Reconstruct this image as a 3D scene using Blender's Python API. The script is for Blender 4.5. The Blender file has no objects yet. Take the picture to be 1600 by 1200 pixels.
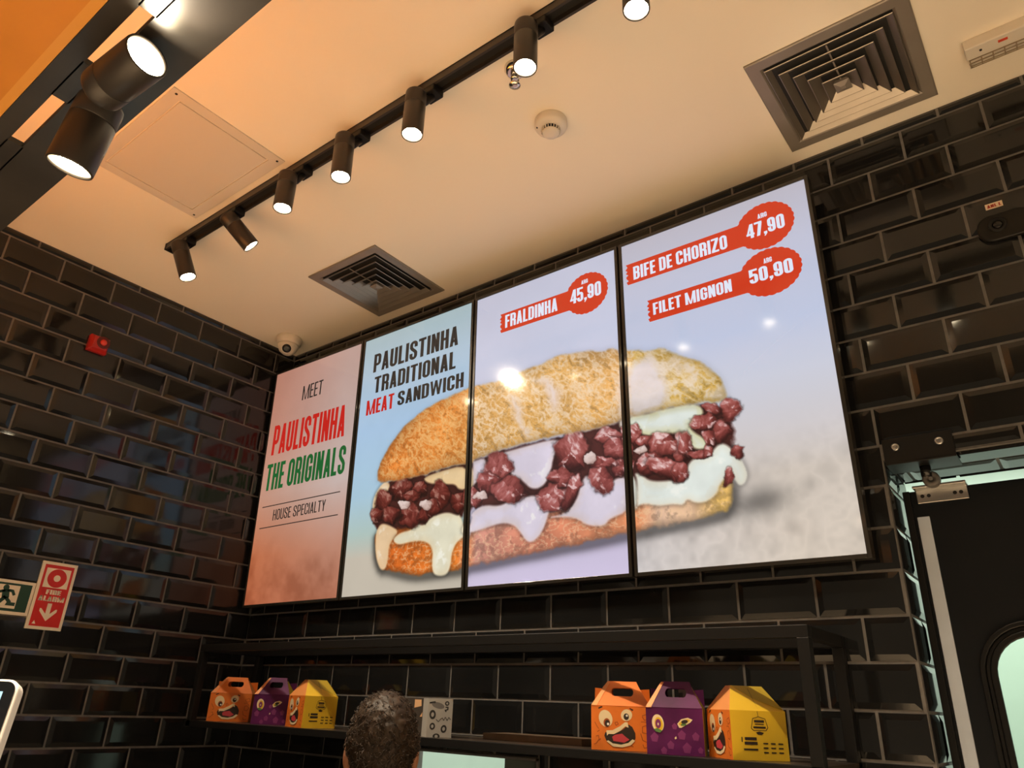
import bpy, bmesh, math, random
import numpy as np
from mathutils import Vector, Matrix

# ---------------------------------------------------------------- units
# one unit U is one tile course of the wall (102.5 mm); the back wall is y = 0, the left wall x = 0,
# z = 0 is the first full grout line under the ceiling
U = 0.1025
Z0 = 3.141
CEIL = 0.31
FLOOR = -Z0 / U
P = 1.95            # tile length
def W(p): return Vector((p[0]*U, p[1]*U, Z0 + p[2]*U))
S = bpy.context.scene
COL = S.collection

# ---------------------------------------------------------------- camera
cam = bpy.data.objects.new('camera', bpy.data.cameras.new('camera'))
COL.objects.link(cam)
cam.data.sensor_fit = 'HORIZONTAL'; cam.data.sensor_width = 36.0
cam.data.lens = 36.0*1141.9/1600
CX = Vector((0.793698, 0.607271, 0.035575)); CY = Vector((0.220603, -0.341841, 0.913499)); CZ = Vector((0.566902, -0.717194, -0.405284))
m = Matrix((CX, CY, CZ)).transposed().to_4x4(); m.translation = W((28.706567, -18.969097, -15.229684))
cam.matrix_world = m
cam.data.clip_start = 0.02
S.camera = cam

# ---------------------------------------------------------------- light of the hall and exposure
S.view_settings.view_transform = 'Standard'; S.view_settings.look = 'None'
S.view_settings.gamma = 1.0; S.view_settings.use_curve_mapping = False
S.view_settings.exposure = 0.0
world = bpy.data.worlds.new('hall'); S.world = world; world.use_nodes = True
bg = world.node_tree.nodes['Background']
bg.inputs[0].default_value = (1.0, 0.78, 0.52, 1); bg.inputs[1].default_value = 0.16
WARM = (1.0, 0.805, 0.56)
def lamp(name, kind, loc, energy, color, aim=None, parent=None, origin=None, **kw):
    d = bpy.data.lights.new(name, kind); d.energy = energy; d.color = color
    for k, v in kw.items(): setattr(d, k, v)
    o = bpy.data.objects.new(name, d); COL.objects.link(o)
    w = W(loc)
    if aim is not None:
        o.rotation_euler = (W(aim)-w).to_track_quat('-Z', 'Y').to_euler()
    if parent is not None:
        o.parent = parent; w = w - parent.location
    o.location = w
    return o
# unseen lamps added at ceiling height to brighten the floor and ceiling
for x, y in [(34, -24), (34, -34), (20, -26), (20, -38), (6, -24), (6, -34), (42, -12), (42, -22), (31, -14), (12, -18)]:
    lamp('added_hall_light', 'SPOT', (x, y, CEIL-.05), 610 if x < 25 else 500, WARM, (x, y, FLOOR), spot_size=math.radians(78), spot_blend=.6, shadow_soft_size=.05)
# lamp without a fixture, added to brighten the blades of the ceiling diffuser
lamp('added_vent_light', 'SPOT', (24.8, -15.9, -8.7), 16, WARM, (26.45, -2.2, 0), spot_size=math.radians(19), spot_blend=.8, shadow_soft_size=.05)
for x in (18, 29):
    lamp('kitchen_ceiling_light', 'AREA', (x, 11, -3.2), 28, (1.0, 1.0, .90), (x, 11, FLOOR), size=1.6)

# ---------------------------------------------------------------- helpers
def lin(c):
    return tuple((v/255/12.92 if v/255 <= .04045 else ((v/255+.055)/1.055)**2.4) for v in c)
MATS = {}
def mat(name, col, rough=.5, metal=0.0, spec=.5, emit=0.0, bump=0.0, bscale=30.0, var=0.0, vscale=6.0, coat=0.0):
    if name in MATS: return MATS[name]
    m = bpy.data.materials.new(name); m.use_nodes = True
    nt = m.node_tree; b = nt.nodes['Principled BSDF']
    c = (*col, 1)
    b.inputs['Base Color'].default_value = c
    b.inputs['Roughness'].default_value = rough; b.inputs['Metallic'].default_value = metal
    b.inputs['Specular IOR Level'].default_value = spec
    if coat: b.inputs['Coat Weight'].default_value = coat; b.inputs['Coat Roughness'].default_value = .06
    if emit:
        b.inputs['Emission Color'].default_value = c; b.inputs['Emission Strength'].default_value = emit
    if bump or var:
        tc = nt.nodes.new('ShaderNodeTexCoord')
        if var:
            n = nt.nodes.new('ShaderNodeTexNoise'); n.inputs['Scale'].default_value = vscale; n.inputs['Detail'].default_value = 5
            nt.links.new(tc.outputs['Object'], n.inputs['Vector'])
            r = nt.nodes.new('ShaderNodeValToRGB')
            r.color_ramp.elements[0].position = .3; r.color_ramp.elements[1].position = .7
            r.color_ramp.elements[0].color = (*[v*(1-var) for v in col], 1)
            r.color_ramp.elements[1].color = (*[min(1, v*(1+var)) for v in col], 1)
            nt.links.new(n.outputs['Fac'], r.inputs['Fac']); nt.links.new(r.outputs['Color'], b.inputs['Base Color'])
        if bump:
            n2 = nt.nodes.new('ShaderNodeTexNoise'); n2.inputs['Scale'].default_value = bscale; n2.inputs['Detail'].default_value = 3
            nt.links.new(tc.outputs['Object'], n2.inputs['Vector'])
            bp = nt.nodes.new('ShaderNodeBump'); bp.inputs['Strength'].default_value = bump; bp.inputs['Distance'].default_value = .002
            nt.links.new(n2.outputs['Fac'], bp.inputs['Height']); nt.links.new(bp.outputs['Normal'], b.inputs['Normal'])
    MATS[name] = m; return m

def tag(o, label=None, cat=None, group=None, kind=None):
    if label: o['label'] = label
    if cat: o['category'] = cat
    if group: o['group'] = group
    if kind: o['kind'] = kind
    return o
def thing(name, loc, label, cat, group=None):
    o = bpy.data.objects.new(name, None); o.empty_display_size = .05
    COL.objects.link(o); o.location = W(loc)
    return tag(o, label, cat, group)

class MB:
    """collects faces in tile units; build() links them as one mesh object"""
    def __init__(s): s.v = []; s.f = []; s.mi = []; s.m = 0; s.sm = []
    def add(s, vs, fs, smooth=False):
        b = len(s.v); s.v += [tuple(p) for p in vs]
        for f in fs: s.f.append([b+i for i in f]); s.mi.append(s.m); s.sm.append(smooth)
        return s
    def use(s, i): s.m = i; return s
    def box(s, a, b):
        x0, x1 = sorted((a[0], b[0])); y0, y1 = sorted((a[1], b[1])); z0, z1 = sorted((a[2], b[2]))
        return s.add([(x0,y0,z0),(x1,y0,z0),(x1,y1,z0),(x0,y1,z0),(x0,y0,z1),(x1,y0,z1),(x1,y1,z1),(x0,y1,z1)],
                     [(3,2,1,0),(4,5,6,7),(0,1,5,4),(1,2,6,5),(2,3,7,6),(3,0,4,7)])
    def obox(s, o, ex, ey, ez):
        """box from corner o spanned by three vectors"""
        o, ex, ey, ez = map(Vector, (o, ex, ey, ez))
        if ex.cross(ey).dot(ez) < 0: ex, ey = ey, ex
        return s.add([o, o+ex, o+ex+ey, o+ey, o+ez, o+ex+ez, o+ex+ey+ez, o+ey+ez],
                     [(3,2,1,0),(4,5,6,7),(0,1,5,4),(1,2,6,5),(2,3,7,6),(3,0,4,7)])
    def lathe(s, o, ax, prof, n=32, cap0=True, cap1=True, smooth=True):
        """profile of (radius, height along ax)"""
        o = Vector(o); ax = Vector(ax).normalized()
        e = ax.orthogonal().normalized(); g = ax.cross(e)
        vs = []
        for r, h in prof:
            for i in range(n):
                a = 2*math.pi*i/n
                vs.append(o + ax*h + (e*math.cos(a)+g*math.sin(a))*r)
        fs = []
        for k in range(len(prof)-1):
            for i in range(n):
                j = (i+1) % n
                fs.append((k*n+i, k*n+j, (k+1)*n+j, (k+1)*n+i))
        s.add(vs, fs, smooth)
        b = len(s.v)-len(vs)
        if cap0: s.f.append([b+i for i in range(n)][::-1]); s.mi.append(s.m); s.sm.append(False)
        if cap1: s.f.append([b+(len(prof)-1)*n+i for i in range(n)]); s.mi.append(s.m); s.sm.append(False)
        return s
    def cyl(s, a, b, r, r2=None, n=24, smooth=True):
        a = Vector(a); b = Vector(b)
        return s.lathe(a, b-a, [(r, 0), (r if r2 is None else r2, (b-a).length)], n, smooth=smooth)
    def ball(s, c, rx, ry=None, rz=None, nu=24, nv=14, z0=-90, z1=90):
        ry = rx if ry is None else ry; rz = rx if rz is None else rz
        vs = []
        for k in range(nv+1):
            t = math.radians(z0+(z1-z0)*k/nv)
            for i in range(nu):
                a = 2*math.pi*i/nu
                vs.append((c[0]+rx*math.cos(t)*math.cos(a), c[1]+ry*math.cos(t)*math.sin(a), c[2]+rz*math.sin(t)))
        return s.add(vs, [(k*nu+i, k*nu+(i+1) % nu, (k+1)*nu+(i+1) % nu, (k+1)*nu+i) for k in range(nv) for i in range(nu)], True)
    def tube(s, pts, r, n=6, taper=None):
        pts = [Vector(p) for p in pts]; vs = []
        t0 = (pts[1]-pts[0]).normalized(); e = t0.orthogonal().normalized()
        for i, p in enumerate(pts):
            t = (pts[min(i+1, len(pts)-1)]-pts[max(i-1, 0)]).normalized()
            e = (e - t*e.dot(t)).normalized(); g = t.cross(e)
            rr = r if taper is None else r*(1+(taper-1)*i/(len(pts)-1))
            for k in range(n):
                a = 2*math.pi*k/n; vs.append(p+(e*math.cos(a)+g*math.sin(a))*rr)
        fs = [(k*n+i, k*n+(i+1) % n, (k+1)*n+(i+1) % n, (k+1)*n+i) for k in range(len(pts)-1) for i in range(n)]
        fs += [tuple(range(n))[::-1], tuple((len(pts)-1)*n+i for i in range(n))]
        return s.add(vs, fs, True)
    def poly(s, pts): return s.add(pts, [tuple(range(len(pts)))])
    def prism(s, pts, d):
        """flat outline pushed along vector d"""
        d = Vector(d); a = [Vector(p) for p in pts]; n = len(a)
        nn = Vector((0, 0, 0))
        for i in range(n): nn += a[i].cross(a[(i+1) % n])
        if nn.dot(d) < 0: a.reverse()
        vs = a+[p+d for p in a]
        return s.add(vs, [tuple(range(n))[::-1], tuple(range(n, 2*n))]+[(i, (i+1) % n, n+(i+1) % n, n+i) for i in range(n)])
    def build(s, name, mats, parent=None, bevel=0, seg=2, subsurf=0):
        o0 = parent.matrix_basis.translation.copy() if parent is not None else Vector((0, 0, 0))
        q = parent
        while q is not None and q.parent is not None:
            q = q.parent; o0 = o0 + q.matrix_basis.translation
        me = bpy.data.meshes.new(name)
        if parent is None and s.v:
            a = np.array(s.v); lo = a.min(0); hi = a.max(0); o0 = W(((lo[0]+hi[0])/2, (lo[1]+hi[1])/2, lo[2]))
        me.from_pydata([tuple(W(p)-o0) for p in s.v], [], s.f)
        if not isinstance(mats, (list, tuple)): mats = [mats]
        for m_ in mats: me.materials.append(m_)
        me.polygons.foreach_set('material_index', s.mi); me.polygons.foreach_set('use_smooth', s.sm)
        me.validate(); me.update()
        o = bpy.data.objects.new(name, me); COL.objects.link(o)
        if parent is not None: o.parent = parent
        else: o.location = o0
        if bevel:
            b = o.modifiers.new('bevel', 'BEVEL'); b.width = bevel*U; b.segments = seg; b.limit_method = 'ANGLE'; b.angle_limit = math.radians(40)
        if subsurf:
            b = o.modifiers.new('sub', 'SUBSURF'); b.levels = subsurf; b.render_levels = subsurf
        return o
def struct(o): o['kind'] = 'structure'; return o

# ---------------------------------------------------------------- lettering: pen strokes on a unit-height grid
def arc(cx, cy, rx, ry, a0, a1, n=5):
    return [(cx+rx*math.cos(math.radians(a0+(a1-a0)*i/n)), cy+ry*math.sin(math.radians(a0+(a1-a0)*i/n))) for i in range(n+1)]
def glyph(ch, tv, th):
    """-> (width, strokes, polygons); a stroke is (points, closed)"""
    wid = {'I': tv+.0, ',': tv, 'M': .50+1.4*tv, 'W': .52+1.4*tv, 'T': .30+tv*.9, 'L': .22+tv*.9, 'E': .24+tv*.8, 'F': .24+tv*.8, ' ': .16}.get(ch, .30+tv)
    w = wid; L = tv/2; R = w-tv/2; B = th/2; T = 1-th/2; rx = (R-L)*.5; ry = .13
    st = []; pg = []
    C_ = lambda *a: arc(*a)
    def bowl(y0, y1): return [(L, y1)]+C_(R-rx*.8, y1-ry, rx*.8, ry, 90, 0)+C_(R-rx*.8, y0+ry, rx*.8, ry, 0, -90)+[(L, y0)]
    ring = C_(R-rx, T-ry, rx, ry, 0, 90)+C_(L+rx, T-ry, rx, ry, 90, 180)+C_(L+rx, B+ry, rx, ry, 180, 270)+C_(R-rx, B+ry, rx, ry, 270, 360)
    stem = lambda x: ([(x, 0), (x, 1)], False)
    bar = lambda x0, x1, y: ([(x0, y), (x1, y)], False)
    if ch == 'A':
        k = tv*.95; pg += [[(0, 0), (k, 0), (w/2+k*.42, 1), (w/2-k*.42-.02, 1)], [(w, 0), (w-k, 0), (w/2-k*.42, 1), (w/2+k*.42+.02, 1)]]
        st.append(bar(w*.2, w*.8, .26))
    elif ch == 'B': st += [stem(L), (bowl(.52, T), False), (bowl(B, .52), False)]
    elif ch == 'C': st.append(([(R, .64)]+C_(R-rx, T-ry, rx, ry, 0, 90)+C_(L+rx, T-ry, rx, ry, 90, 180)+C_(L+rx, B+ry, rx, ry, 180, 270)+C_(R-rx, B+ry, rx, ry, 270, 360)+[(R, .36)], False))
    elif ch == 'D': st += [stem(L), (bowl(B, T), False)]
    elif ch == 'E': st += [stem(L), bar(L, w, T), bar(L, w*.93, .52), bar(L, w, B)]
    elif ch == 'F': st += [stem(L), bar(L, w, T), bar(L, w*.93, .50)]
    elif ch == 'G': st += [([(R, .64)]+C_(R-rx, T-ry, rx, ry, 0, 90)+C_(L+rx, T-ry, rx, ry, 90, 180)+C_(L+rx, B+ry, rx, ry, 180, 270)+C_(R-rx, B+ry, rx, ry, 270, 360)+[(R, .50)], False), bar(w*.5, w, .48)]
    elif ch == 'H': st += [stem(L), stem(R), bar(L, R, .52)]
    elif ch == 'I': st += [stem(L)]
    elif ch == 'L': st += [stem(L), bar(L, w, B)]
    elif ch == 'M':
        st += [stem(L), stem(R)]; k = tv*.7
        pg += [[(tv*.2, 1), (tv, 1), (w/2+k*.3, 0), (w/2-k*.5, 0)], [(w-tv*.2, 1), (w-tv, 1), (w/2-k*.3, 0), (w/2+k*.5, 0)]]
    elif ch == 'W':
        k = tv*.8
        pg += [[(0, 1), (k, 1), (w*.27+k*.4, 0), (w*.27-k*.5, 0)], [(w/2-k*.45, 1), (w/2+k*.45, 1), (w*.27+k*.5, 0), (w*.27-k*.4, 0)],
               [(w/2-k*.45, 1), (w/2+k*.45, 1), (w*.73+k*.4, 0), (w*.73-k*.5, 0)], [(w, 1), (w-k, 1), (w*.73-k*.4, 0), (w*.73+k*.5, 0)]]
    elif ch == 'N': st += [stem(L), stem(R)]; pg.append([(0, 1), (tv*.95, 1), (w, 0), (w-tv*.95, 0)])
    elif ch in 'O0': st.append((ring, True))
    elif ch == 'P': st += [stem(L), (bowl(.42, T), False)]
    elif ch == 'R': st += [stem(L), (bowl(.48, T), False), ([(R-rx*.6, .48), (R, .38), (R, 0)], False)]
    elif ch == 'S': st.append(([(R, .66)]+C_(R-rx, T-ry, rx, ry, 0, 90)+C_(L+rx, T-ry, rx, ry, 90, 180)+[(L, .66), (L+rx*.4, .57), (R-rx*.4, .43), (R, .34)]+C_(R-rx, B+ry, rx, ry, 0, -90)+C_(L+rx, B+ry, rx, ry, 270, 180)+[(L, .34)], False))
    elif ch == 'T': st += [([(w/2, 0), (w/2, 1)], False), bar(0, w, T)]
    elif ch == 'U': st.append(([(L, 1), (L, .3)]+C_(L+rx, B+ry, rx, ry, 180, 270)+C_(R-rx, B+ry, rx, ry, 270, 360)+[(R, 1)], False))
    elif ch == 'Y': st.append(([(w/2, 0), (w/2, .45)], False)); pg += [[(0, 1), (tv, 1), (w/2+tv*.5, .42), (w/2-tv*.5, .42)], [(w, 1), (w-tv, 1), (w/2-tv*.5, .42), (w/2+tv*.5, .42)]]
    elif ch == 'Z': st += [bar(0, w, T), bar(0, w, B)]; pg.append([(w-tv*1.1, 1-th), (w, 1-th), (tv*1.1, th), (0, th)])
    elif ch == '4': st += [([(R-tv*.1, 0), (R-tv*.1, 1)], False), bar(0, w+.04, .27)]; pg.append([(0, .22), (tv*.8, .30), (w-tv*.5, 1), (w-tv*1.1, 1)])
    elif ch == '5': st.append(([(w*.97, T), (L, T), (L, .55), (L+rx, .60)]+C_(R-rx, .60-ry, rx, ry, 90, 0)+C_(R-rx, B+ry, rx, ry, 0, -90)+C_(L+rx, B+ry, rx, ry, 270, 180)+[(L, .30)], False))
    elif ch == '7': st.append(bar(0, w, T)); pg.append([(w-tv*1.1, 1-th), (w, 1-th), (w*.2+tv, 0), (w*.2, 0)])
    elif ch == '9': st += [([(L, .34)]+C_(L+rx, B+ry, rx, ry, 180, 270)+C_(R-rx, B+ry, rx, ry, 270, 360)+C_(R-rx, T-ry, rx, ry, 0, 90)+C_(L+rx, T-ry, rx, ry, 90, 180)+C_(L+rx, .42+ry, rx, ry, 180, 270)+[(R, .42)], False)]
    elif ch == ',': pg.append([(0, .17), (tv, .17), (tv, .02), (tv*.4, -.14), (0, -.14), (tv*.35, 0), (0, 0)])
    return w, st, pg
def stroke(pts, closed, tv, th):
    """quads of an elliptic pen along a polyline"""
    q = [(x/tv, y/th) for x, y in pts]; o = [q[0]]
    for p in q[1:]:
        if (p[0]-o[-1][0])**2+(p[1]-o[-1][1])**2 > 1e-8: o.append(p)
    q = o
    if closed and (q[0][0]-q[-1][0])**2+(q[0][1]-q[-1][1])**2 < 1e-8: q.pop()
    n = len(q); seg = n if closed else n-1
    nr = []
    for i in range(seg):
        a = q[i]; b = q[(i+1) % n]; l = math.hypot(b[0]-a[0], b[1]-a[1]) or 1; nr.append((-(b[1]-a[1])/l, (b[0]-a[0])/l))
    left = []; right = []
    for i in range(n):
        n0 = nr[(i-1) % seg] if (closed or i > 0) else nr[0]; n1 = nr[i % seg] if (closed or i < n-1) else nr[-1]
        mx = n0[0]+n1[0]; my = n0[1]+n1[1]; d = mx*mx+my*my
        k = min(1.0/max(d, .5), 1.2) if d > 1e-6 else 0
        mx *= k; my *= k
        left.append(((q[i][0]+mx)*tv, (q[i][1]+my)*th)); right.append(((q[i][0]-mx)*tv, (q[i][1]-my)*th))
    return [[left[i], left[(i+1) % n], right[(i+1) % n], right[i]] for i in range(seg)]
def text_polys(txt, tv=.2, th=.14, gap=.07):
    """list of 2D polygons and the total width for a line of height 1"""
    x = 0; out = []
    for ch in txt:
        w, st, pg = glyph(ch, tv, th)
        for p, c in st:
            for qd in stroke(p, c, tv, th): out.append([(a+x, b) for a, b in qd])
        for g in pg: out.append([(a+x, b) for a, b in g])
        x += w+gap
    return out, x-gap
def fit_text(txt, x0, x1, y0, y1, **kw):
    """the line stretched into the rectangle; y1 is the top"""
    pl, w = text_polys(txt, **kw); k = (x1-x0)/w
    return [[(x0+a*k, y0+b*(y1-y0)) for a, b in g] for g in pl]

# ---------------------------------------------------------------- materials of the room
M_TILE = mat('black_glazed_tile', (.011, .0112, .0114), rough=.085, spec=.5, bump=.13, bscale=11, var=.25, vscale=3)
M_GROUT = mat('taupe_grout', (.165, .155, .145), rough=.9, var=.15, vscale=40)
M_CEIL = mat('cream_ceiling_paint', (.90, .82, .68), rough=.9, bump=.05, bscale=60)
M_FLOOR = mat('beige_floor_tile', (.50, .42, .33), rough=.35, var=.08, vscale=2)
M_KITCH = mat('mint_white_kitchen_wall', (.66, .80, .73), rough=.5, var=.03, vscale=3)
M_STEEL = mat('brushed_steel', (.62, .61, .59), rough=.32, metal=1.0, var=.06, vscale=20)
M_BLACK = mat('black_powder_coat', (.0095, .0092, .009), rough=.42, spec=.28)
M_GLOSSK = mat('black_gloss_plastic', (.012, .012, .012), rough=.16)
M_DOOR = mat('matt_black_door_sheet', (.0075, .0095, .0125), rough=.5, spec=.22, var=.1, vscale=8)
M_RUBBER = mat('black_rubber', (.008, .008, .008), rough=.38, spec=.35)
M_WHITE = mat('white_plastic', (.78, .75, .70), rough=.4)
M_PALE = mat('pale_plastic', (.74, .68, .58), rough=.45)
M_DARKHOLE = mat('dark_gap', (.012, .011, .010), rough=.8)

# ---------------------------------------------------------------- tiled walls
GR = .035
def rects_minus(r, holes):
    out = [r]
    for hx0, hx1, hz0, hz1 in holes:
        nxt = []
        for a0, a1, z0, z1 in out:
            if hx1 <= a0 or hx0 >= a1 or hz1 <= z0 or hz0 >= z1: nxt.append((a0, a1, z0, z1)); continue
            if a0 < hx0: nxt.append((a0, hx0, z0, z1))
            if a1 > hx1: nxt.append((hx1, a1, z0, z1))
            b0, b1 = max(a0, hx0), min(a1, hx1)
            if z0 < hz0: nxt.append((b0, b1, z0, hz0))
            if z1 > hz1: nxt.append((b0, b1, hz1, z1))
        out = nxt
    return out
def tiles(mb, fn, a0, a1, z0, z1, off, pitch=P, holes=(), rows=None, g=GR):
    """bevelled metro tiles over a rectangle; fn(a, z, h) -> point; off = joint of course 1"""
    r = int(math.floor(-z1)) ; 
    for k in range(int(math.floor(-z1))-1, int(math.ceil(-z0))+2):
        zt, zb = -k+1, -k           # course k lies between grout lines k-1 and k
        if zb >= z1 or zt <= z0: continue
        o = off + (0 if k % 2 else pitch/2)
        j = int(math.floor((a0-o)/pitch))-1
        while o+j*pitch < a1:
            x0, x1 = o+j*pitch, o+(j+1)*pitch; j += 1
            c = (max(x0, a0), min(x1, a1), max(zb, z0), min(zt, z1))
            if c[1]-c[0] < .04 or c[3]-c[2] < .04: continue
            for q in rects_minus(c, holes):
                p0, p1, q0, q1 = q[0]+g, q[1]-g, q[2]+g, q[3]-g
                if p1-p0 < .05 or q1-q0 < .03: continue
                bw = min(.135, (p1-p0)*.3, (q1-q0)*.3)
                vs = [fn(p0, q0, 0), fn(p1, q0, 0), fn(p1, q1, 0), fn(p0, q1, 0),
                      fn(p0, q0, .02), fn(p1, q0, .02), fn(p1, q1, .02), fn(p0, q1, .02),
                      fn(p0+bw, q0+bw, .055), fn(p1-bw, q0+bw, .055), fn(p1-bw, q1-bw, .055), fn(p0+bw, q1-bw, .055)]
                fs = [(8, 9, 10, 11)]
                for i in range(4):
                    n = (i+1) % 4; fs += [(i, n, 4+n, 4+i), (4+i, 4+n, 8+n, 8+i)]
                mb.add(vs, fs)
def fix_normals(o):
    bm = bmesh.new(); bm.from_mesh(o.data); bmesh.ops.recalc_face_normals(bm, faces=bm.faces); bm.to_mesh(o.data); bm.free()

DX0, DZ = 25.37, -9.38                   # door opening: left edge and lintel
HX0, HX1, HZ1, HZ0 = 8.6, 15.22, -16.52, -21.0   # serving hatch
WX1 = 36.0; TH = 2.2
holes = [(DX0, WX1-1.5, FLOOR-1, DZ), (HX0, HX1, HZ0, HZ1)]
mb = MB().use(1)
for a0, a1, z0, z1 in rects_minus((0-.6, WX1, FLOOR, CEIL+.3), holes): mb.box((a0, 0, z0), (a1, TH, z1))
mb.use(0)
tiles(mb, lambda a, z, h: (a, -h, z), 0, WX1, FLOOR, CEIL, 25.318-P*20, holes=holes)
o = struct(mb.build('wall_back', [M_TILE, M_GROUT])); fix_normals(o)
# tiled reveals of the doorway and of the hatch
mb = MB().use(1).box((DX0-.01, .0, FLOOR), (DX0+.004, TH, DZ)).box((DX0, 0, DZ-.004), (WX1-1.5, TH, DZ+.01)).use(0)
tiles(mb, lambda a, z, h: (DX0+h, a, z), .03, TH, FLOOR, DZ, .03)
tiles(mb, lambda a, z, h: (a, z+9.0+1.1, DZ-h), DX0, WX1-1.5, -10.07, -10.1+TH, DX0+.3)
o = struct(mb.build('trim_1', [M_TILE, M_GROUT])); fix_normals(o)

mb = MB().use(1).box((-.6, -46, FLOOR), (0, 0, CEIL+.3)).use(0)
tiles(mb, lambda a, z, h: (h, a, z), -46, 0, FLOOR, CEIL, -1.061-P*30)
o = struct(mb.build('wall_left', [M_TILE, M_GROUT])); fix_normals(o)

struct(MB().box((-.6, -17.6, CEIL), (50, TH, CEIL+.35)).build('ceiling', M_CEIL))
struct(MB().box((-.6, -46, CEIL), (50, -17.6, CEIL+.35)).build('ceiling_hall', mat('dark_hall_ceiling', (.045, .038, .032), rough=.8)))
struct(MB().box((-.6, -46, FLOOR-.3), (50, 24, FLOOR)).build('floor', M_FLOOR))
# kitchen behind the wall
struct(MB().box((2, 22, FLOOR), (40, 22.5, -1.5)).build('wall_kitchen_back', M_KITCH))
struct(MB().box((1.5, TH, FLOOR), (2, 22.5, -1.5)).build('wall_kitchen_left', M_KITCH))
struct(MB().box((40, TH, FLOOR), (40.5, 22.5, -1.5)).build('wall_kitchen_right', M_KITCH))
struct(MB().box((1.5, TH, -2.9), (40.5, 22.5, -2.6)).build('ceiling_kitchen', M_KITCH))

# ---------------------------------------------------------------- serving hatch
t = thing('window_1', (12.4, .4, HZ0), 'wide serving hatch in the black wall under the shelf, with mint light behind', 'serving hatch')
t['kind'] = 'structure'
fr = MB()
fr.box((HX0, -.04, HZ1-.06), (HX1, 1.0, HZ1)).box((HX0, -.04, HZ0), (HX0+.08, 1.0, HZ1)).box((HX1-.08, -.04, HZ0), (HX1, 1.0, HZ1)).box((HX0, -.04, HZ0), (HX1, 1.0, HZ0+.08))
fr.build('frame', M_STEEL, t)
MB().box((13.72, .35, HZ0+.08), (HX1-.08, .42, HZ1-.06)).build('sliding_panel', mat('grey_acrylic', (.10, .125, .12), rough=.3), t)

# ---------------------------------------------------------------- kitchen door
t = thing('door_1', (DX0+.13, 1.0, FLOOR), 'matt black swing door with a rounded window in the tiled doorway', 'door')
t['kind'] = 'structure'
LX0, LX1, LZ1 = 25.50, 33.9, -9.97
LY0, LY1 = 1.0, 1.4
WXa, WXb, WZ1, WZ0 = 26.70, 32.2, -13.42, -19.5   # window cut-out
def rrect(x0, x1, z0, z1, r, n=8):
    pts = []
    for cx, cz, a in ((x1-r, z1-r, 0), (x0+r, z1-r, 90), (x0+r, z0+r, 180), (x1-r, z0+r, 270)):
        for i in range(n+1):
            b = math.radians(a+90*i/n); pts.append((cx+r*math.cos(b), cz+r*math.sin(b)))
    return pts
def ring_plate(mb, outer, inner, y0, y1):
    """plate between two outlines of equal count, in the xz plane from y0 to y1"""
    n = len(outer)
    vs = [(x, y0, z) for x, z in outer]+[(x, y0, z) for x, z in inner]+[(x, y1, z) for x, z in outer]+[(x, y1, z) for x, z in inner]
    fs = []
    for i in range(n):
        j = (i+1) % n
        fs += [(i, j, n+j, n+i), (2*n+j, 2*n+i, 3*n+i, 3*n+j), (j, i, 2*n+i, 2*n+j), (n+i, n+j, 3*n+j, 3*n+i)]
    return mb.add(vs, fs)
inner = rrect(WXa-.05, WXb+.05, WZ0-.05, WZ1+.05, .85)
outer = []
for i, (x, z) in enumerate(inner):
    k = i//9
    outer.append([(LX1, LZ1), (LX0, LZ1), (LX0, FLOOR+.1), (LX1, FLOOR+.1)][k])
# outline of the leaf follows the window outline corner by corner
ring_plate(MB(), outer, inner, LY0, LY1).build('leaf', M_DOOR, t)
g = MB()
for w0, w1, d in ((.0, .13, .10), (.13, .22, .05), (.22, .33, .12)):
    ring_plate(g, rrect(WXa-w1, WXb+w1, WZ0-w1, WZ1+w1, .8+w1), rrect(WXa-w0, WXb+w0, WZ0-w0, WZ1+w0, .8+w0), LY0-d, LY0+.02)
g.build('window_gasket', M_RUBBER, t, bevel=.02)
M_GLASS = bpy.data.materials.new('clear_glass'); M_GLASS.use_nodes = True
nt = M_GLASS.node_tree; nt.nodes.clear()
out = nt.nodes.new('ShaderNodeOutputMaterial'); mx = nt.nodes.new('ShaderNodeMixShader'); tr = nt.nodes.new('ShaderNodeBsdfTransparent'); gl = nt.nodes.new('ShaderNodeBsdfGlossy'); fz = nt.nodes.new('ShaderNodeFresnel')
tr.inputs[0].default_value = (.93, .98, .94, 1); gl.inputs['Roughness'].default_value = .02; fz.inputs[0].default_value = 1.45
nt.links.new(fz.outputs[0], mx.inputs[0]); nt.links.new(tr.outputs[0], mx.inputs[1]); nt.links.new(gl.outputs[0], mx.inputs[2]); nt.links.new(mx.outputs[0], out.inputs[0])
pl = rrect(WXa-.04, WXb+.04, WZ0-.04, WZ1+.04, .84)
MB().prism([(x, 1.18, z) for x, z in pl], (0, .04, 0)).build('window_pane', M_GLASS, t)
MB().box((LX0, LY0-.10, FLOOR+.1), (LX0+.16, LY0, LZ1)).build('edge_strip', M_RUBBER, t, bevel=.02)
MB().box((25.72, LY0-.06, FLOOR+1), (25.99, LY0, -10.62)).build('edge_plate', mat('dull_aluminium', (.60, .68, .80), rough=.45, metal=.1, var=.06, vscale=12), t, bevel=.015)
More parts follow.
